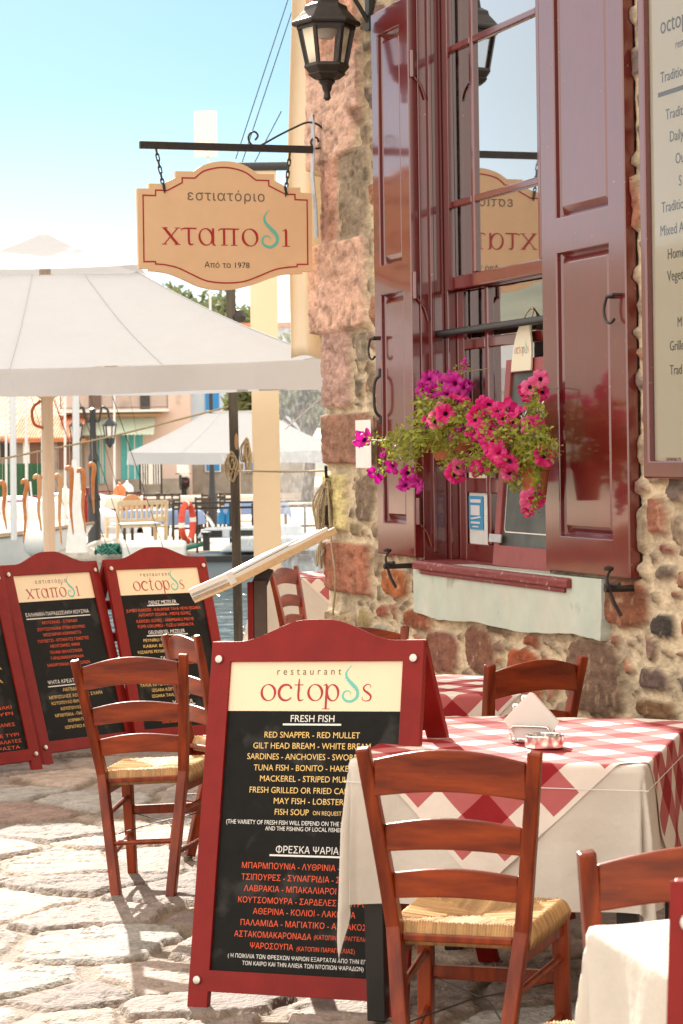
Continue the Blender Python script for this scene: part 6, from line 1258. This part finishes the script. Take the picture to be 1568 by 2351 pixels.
# iron railing on the quay edge with life ring
rl = empty('quay_railing', Vector((P(405, 1250, 48.4).x, 48.4, GZ)), 'black iron railing along the far quay edge behind the patrol boat', 'railing'); q = rl.matrix_world.translation; m = MB()
for u in (398, 412, 452, 529, 580, 640, 700, 760): x = P(u, 1200, 48.4).x - q.x; m.beam((x, 0, -.3), (x, 0, zat(u, 1156, 48.4) - q.z), .045, .045)
for v0, v1 in ((1156, 1149), (1169, 1160), (1214, 1206)): m.tube([P(395, v0, 48.4) - q, P(760, v1, 48.4) - q], .024, 6)
m.build('rails', M_blackmetal, rl, smooth=True)
p = P(430, 1199, 48.0); lr = empty('life_ring', p, 'red and white life ring hanging on the quay railing', 'life ring'); rg = [MB(), MB()]
for k in range(24):
    t0, t1 = k * math.pi / 12, (k + 1) * math.pi / 12; rg[1 if k % 6 == 0 else 0].tube([(.10 * math.cos(t) , .25 * math.cos(t), .38 * math.sin(t)) for t in (t0, (t0 + t1) / 2, t1)], .065, 8)
rg[0].build('ring', mat('life_ring_red', (.62, .07, .035), .6), lr, smooth=True); rg[1].build('white_bands', M_white, lr, smooth=True)
# bench, tables and chairs on the far quay
p = G(313, 1252, GZ); bn = empty('garden_bench', rotm(p, R(32)), 'weathered cream wooden garden bench with cushion on the far quay', 'bench'); M_cw = mat('cream_wood', (.66, .56, .40), .7, var=.1)
m = MB(); m.box(-.62, .62, -.28, .24, .40, .44); m.build('seat', M_cw, bn, bevel=.01)
for sx in (-1, 1):
    for y, hh in ((-.26, .98), (.24, .64)): m = MB(); m.beam((sx * .60, y, 0), (sx * .60, y - (.06 if y < 0 else 0), hh), .065, .065, (0, 1, 0)); m.build('leg', M_cw, bn)
    m = MB(); m.beam((sx * .60, -.30, .64), (sx * .60, .28, .64), .07, .04); m.build('armrest', M_cw, bn)
m = MB(); m.beam((-.60, -.31, .95), (.60, -.31, .95), .05, .10); m.beam((-.60, -.28, .56), (.60, -.28, .56), .05, .08)
for k in range(9): x = -.5 + k * .125; m.beam((x, -.28, .56), (x + (.06 if k % 2 else -.06) * 0, -.31, .95), .05, .03, (0, 1, 0))
m.build('backrest', M_cw, bn); m = MB(); m.box(-.55, .55, -.20, .22, .44, .50); m.build('cushion', M_lgrey, bn, bevel=.03)
M_blcl = mat('blue_tablecloth', (.22, .32, .55), .85); M_fch = mat('dark_chair_wood', (.05, .032, .022), .5)
def far_table(u, v, cl, label, w=1.5, d=.8, rz=0.0):
    b = (EYE - .30); a_, bb = ray(u, v); Y = -(EYE - .30) / bb; r = empty('quay_table', rotm((a_ * Y, Y, GZ), rz), label, 'table', 'dining tables on the far quay'); m = MB(); m.grid(16, 16, lambda s, t: drape(w, d, (s - .5) * (w + .7), (t - .5) * (d + .7), .75, 0, .06, .25, .02, 2, u)); m.build('tablecloth', cl, r, smooth=True, fix=False, angle=180)
    for sx in (-1, 1):
        for sy in (-1, 1): m = MB(); m.beam((sx * (w / 2 - .06), sy * (d / 2 - .06), 0), (sx * (w / 2 - .06), sy * (d / 2 - .06), .74), .06, .06); m.build('leg', M_fch, r)
    return r
for a in ((372, 1170, M_blcl, 'blue clothed table right behind the garden bench', 1.7, .9, R(-8)), (325, 1140, M_cloth, 'white clothed table further left under the striped screen', 2.0, .9), (400, 1138, M_cloth, 'white clothed table between the scooter and the blue table', 2.2, .9), (505, 1137, M_cloth, 'long white clothed table left of the dark post', 2.4, .9), (590, 1150, M_blcl, 'blue clothed table beyond the quay railing', 1.6, .9)): far_table(*a)
fc = empty('dining_chair')
for sx in (-1, 1): m = MB(); m.beam((sx * .20, -.2, 0), (sx * .21, -.26, .92), .045, .04, (0, 1, 0)); m.build('leg', M_fch, fc); m = MB(); m.beam((sx * .20, .2, 0), (sx * .20, .2, .45), .045, .045, (0, 1, 0)); m.build('leg', M_fch, fc)
m = MB(); m.box(-.22, .22, -.2, .22, .43, .47); m.build('seat', M_fch, fc)
for z in (.58, .72, .86): m = MB(); m.beam((-.2, -.235, z), (.2, -.235, z), .02, .07); m.build('back_slat', M_fch, fc)
first = True
for u, v, Y, rz, lb in ((345, 1115, 66, .2, 'dark chair left of the white tables under the striped screen'), (379, 1112, 66, 0, 'left one of two dark chairs below the scooter'), (394, 1112, 66, .1, 'right one of two dark chairs below the scooter'), (474, 1105, 64, 2.9, 'dark chair left of the second lamp post foot'), (492, 1108, 62, .3, 'dark chair right of the second lamp post foot'), (526, 1112, 66, -.2, 'dark chair just left of the dark post'), (372, 1205, 58, 1.9, 'dark chair at the right end of the blue table'), (460, 1190, 60, .4, 'dark chair behind the quay railing'), (297, 1112, 70, .5, 'dark chair beyond the bench under the turquoise door')):
    a_, bb = ray(u, v); M = rotm((a_ * Y, Y, GZ), rz)
    if first: o = fc; o.matrix_world = M; first = False
    else: o = copy_tree(fc, None, M)
    tag(o, lb, 'chair', 'dark dining chairs on the far quay')
for u, v, Y, hh, mt, nm, lb in ((332, 1160, 57, .36, M_board, 'carafe', 'dark red carafe on the blue clothed table'), (509, 1186, 52, .34, M_bluesh, 'plastic_canister', 'left blue canister behind the railing'), (526, 1186, 52, .34, M_bluesh, 'plastic_canister', 'right blue canister behind the railing'), (206, 1160, 60, .9, M_board, 'gas_bottle', 'tall red canister behind the white boats')):
    p = P(u, v, Y); m = MB(); w = hh * .28; m.lathe([(w, 0), (w, hh * .6), (w * .4, hh * .8), (w * .4, hh), (0, hh)], 10); o = m.build(nm, mt, smooth=True); o.location = p - Vector((0, 0, hh * .5)); tag(o, lb, 'container')
m = MB(); m.lathe([(.08, 0), (.25, .04), (.27, .08), (.25, .12), (.08, .15)], 16); o = m.build('wooden_reel', mat('reel_wood', (.42, .20, .08), .7), smooth=True); o.matrix_world = Matrix.Translation(P(303, 1158, 62)) @ Matrix.Rotation(R(90), 4, 'X'); tag(o, 'round brown wooden reel left of the blue table', 'reel')
# scooter
p = G(425, 1140, GZ); sc_ = empty('scooter', rotm(p, R(8)), 'dark scooter with white windshield parked below the far parasol', 'scooter')
m = MB(); m.lathe([(.16, -.05), (.24, -.05), (.24, .05), (.16, .05)], 16); me_ = m
for y in (0, 1.2): m = MB(); m.M = Matrix.Translation((0, y, .24)) @ Matrix.Rotation(R(90), 4, 'Y'); m.lathe([(.10, -.05), (.24, -.06), (.24, .06), (.10, .05)], 16); m.build('wheel', M_rub, sc_, smooth=True)
m = MB(); m.prism([[(-.25, .42), (.5, .35), (.75, .30), (1.1, .5), (1.2, .95), (1.05, .98), (.8, .5), (.5, .55), (.45, .80), (-.35, .85), (-.40, .62)]], lambda y, z: (-.19, y, z), lambda y, z: (.19, y, z)); m.build('body', M_blackmetal, sc_, bevel=.05)
m = MB(); m.grid(6, 6, lambda u, v: ((u - .5) * .55, 1.08 + .15 * v - .1 * math.sin(u * math.pi), 1.0 + .5 * v)); m.build('windshield', M_white, sc_, fix=False, smooth=True); m = MB(); m.lathe([(.07, 0), (.07, .04), (.0, .05)], 10, (0, -.42, .66)); m.build('tail_light', mat('tail_red', (.5, .02, .02), .4), sc_); m = MB(); m.box(-.17, .17, -.55, -.2, .88, 1.15); m.build('top_box', M_white, sc_, bevel=.05); m = MB(); m.tube([(-.36, 1.0, 1.02), (0, 1.08, 1.05), (.36, 1.0, 1.02)], .02, 6); m.build('handlebar', M_rub, sc_)
# rocks at the water's edge
M_rock = mat('pale_rock', (.44, .40, .34), .9, col2=(.30, .28, .25), nscale=2, bump=.6, bscale=6, var=.2)
rr = random.Random(4)
for k, (u, v, s) in enumerate(((150, 1275, .5), (182, 1290, .6), (205, 1278, .4), (250, 1262, .55), (272, 1292, .8), (305, 1282, .6), (345, 1295, .6), (232, 1300, .7), (200, 1310, .6), (380, 1300, .5), (130, 1300, .5))):
    me = bpy.data.meshes.new('rock'); bm = bmesh.new(); bmesh.ops.create_icosphere(bm, subdivisions=3, radius=1)
    for w in bm.verts: q = w.co; w.co = q * (1 + .5 * float(fbm(q.x * 1.4 + k * 7, q.y * 1.4 + q.z * 1.1, k)))
    bm.to_mesh(me); bm.free(); me.materials.append(M_rock); o = bpy.data.objects.new('rock', me); COL.objects.link(o); o.location = P(u, v + 10, 47.6 - .2 * (k % 3)); o.scale = (s * 1.1, s, s * .62); o.rotation_euler = (0, 0, k); tag(o, 'pale boulder in the pile along the far water edge below the lamp post', 'rock', 'boulders along the far quay edge')
m = MB(); rr = random.Random(2)
for k in range(16): a = rr.uniform(0, 6.28); c = Vector((rr.uniform(-.14, .14), rr.uniform(-.2, .2), rr.uniform(0, .12))); m.tube([c + Vector((math.cos(a + t) * .13, math.sin(a + t) * .12, .05 * math.sin(3 * t + k))) for t in np.linspace(0, 5.5, 14)], .020, 5)
m.tube(crom([(.2, 0, .0), (.8, -.1, .1), (1.4, 0, .05), (1.9, .1, .15)], 6), .05, 6); o = m.build('green_fishing_net', mat('green_net', (.04, .17, .13), .9, var=.3, nscale=20), smooth=True); o.location = P(250, 1268, 46.4); tag(o, 'heap of dark green fishing net on the boulders', 'fishing net')
p = P(356, 1256, 46.5); m = MB(); m.box(-.62, .62, -.4, .4, -.35, .12); o = m.build('cool_box', M_white, bevel=.10); o.location = p; tag(o, 'white rounded box at the quay edge above the right menu board', 'box')
# antenna on its pole, and awning guys
p = P(472, 310, 115); an = empty('panel_antenna', p, 'flat white panel on a thin pole above the hanging sign', 'antenna'); px_ = 115 / FPX; m = MB(); m.M = Matrix.Rotation(R(-6), 4, 'Z'); m.box(-26 * px_, 26 * px_, -.09, .09, -50 * px_, 55 * px_); m.build('panel', M_white, an, bevel=.01); m = MB(); m.tube([(.1, .12, -.2), (.1, .12, 7.9 - p.z)], .06, 8); m.build('pole', M_alu, an, smooth=True)
for a, b, lb in (((664, -10), (541, 365), 'left thin rigging line crossing the sky above the sign'), ((682, -10), (556, 372), 'right thin rigging line crossing the sky above the sign'), ((646, 255), (585, 372), 'short rigging line ending at the beige awning')):
    rope([P(*a, 20), P(*b, 20)], .0045, 'rigging_line', lb, 'line', M_iron, n=5)
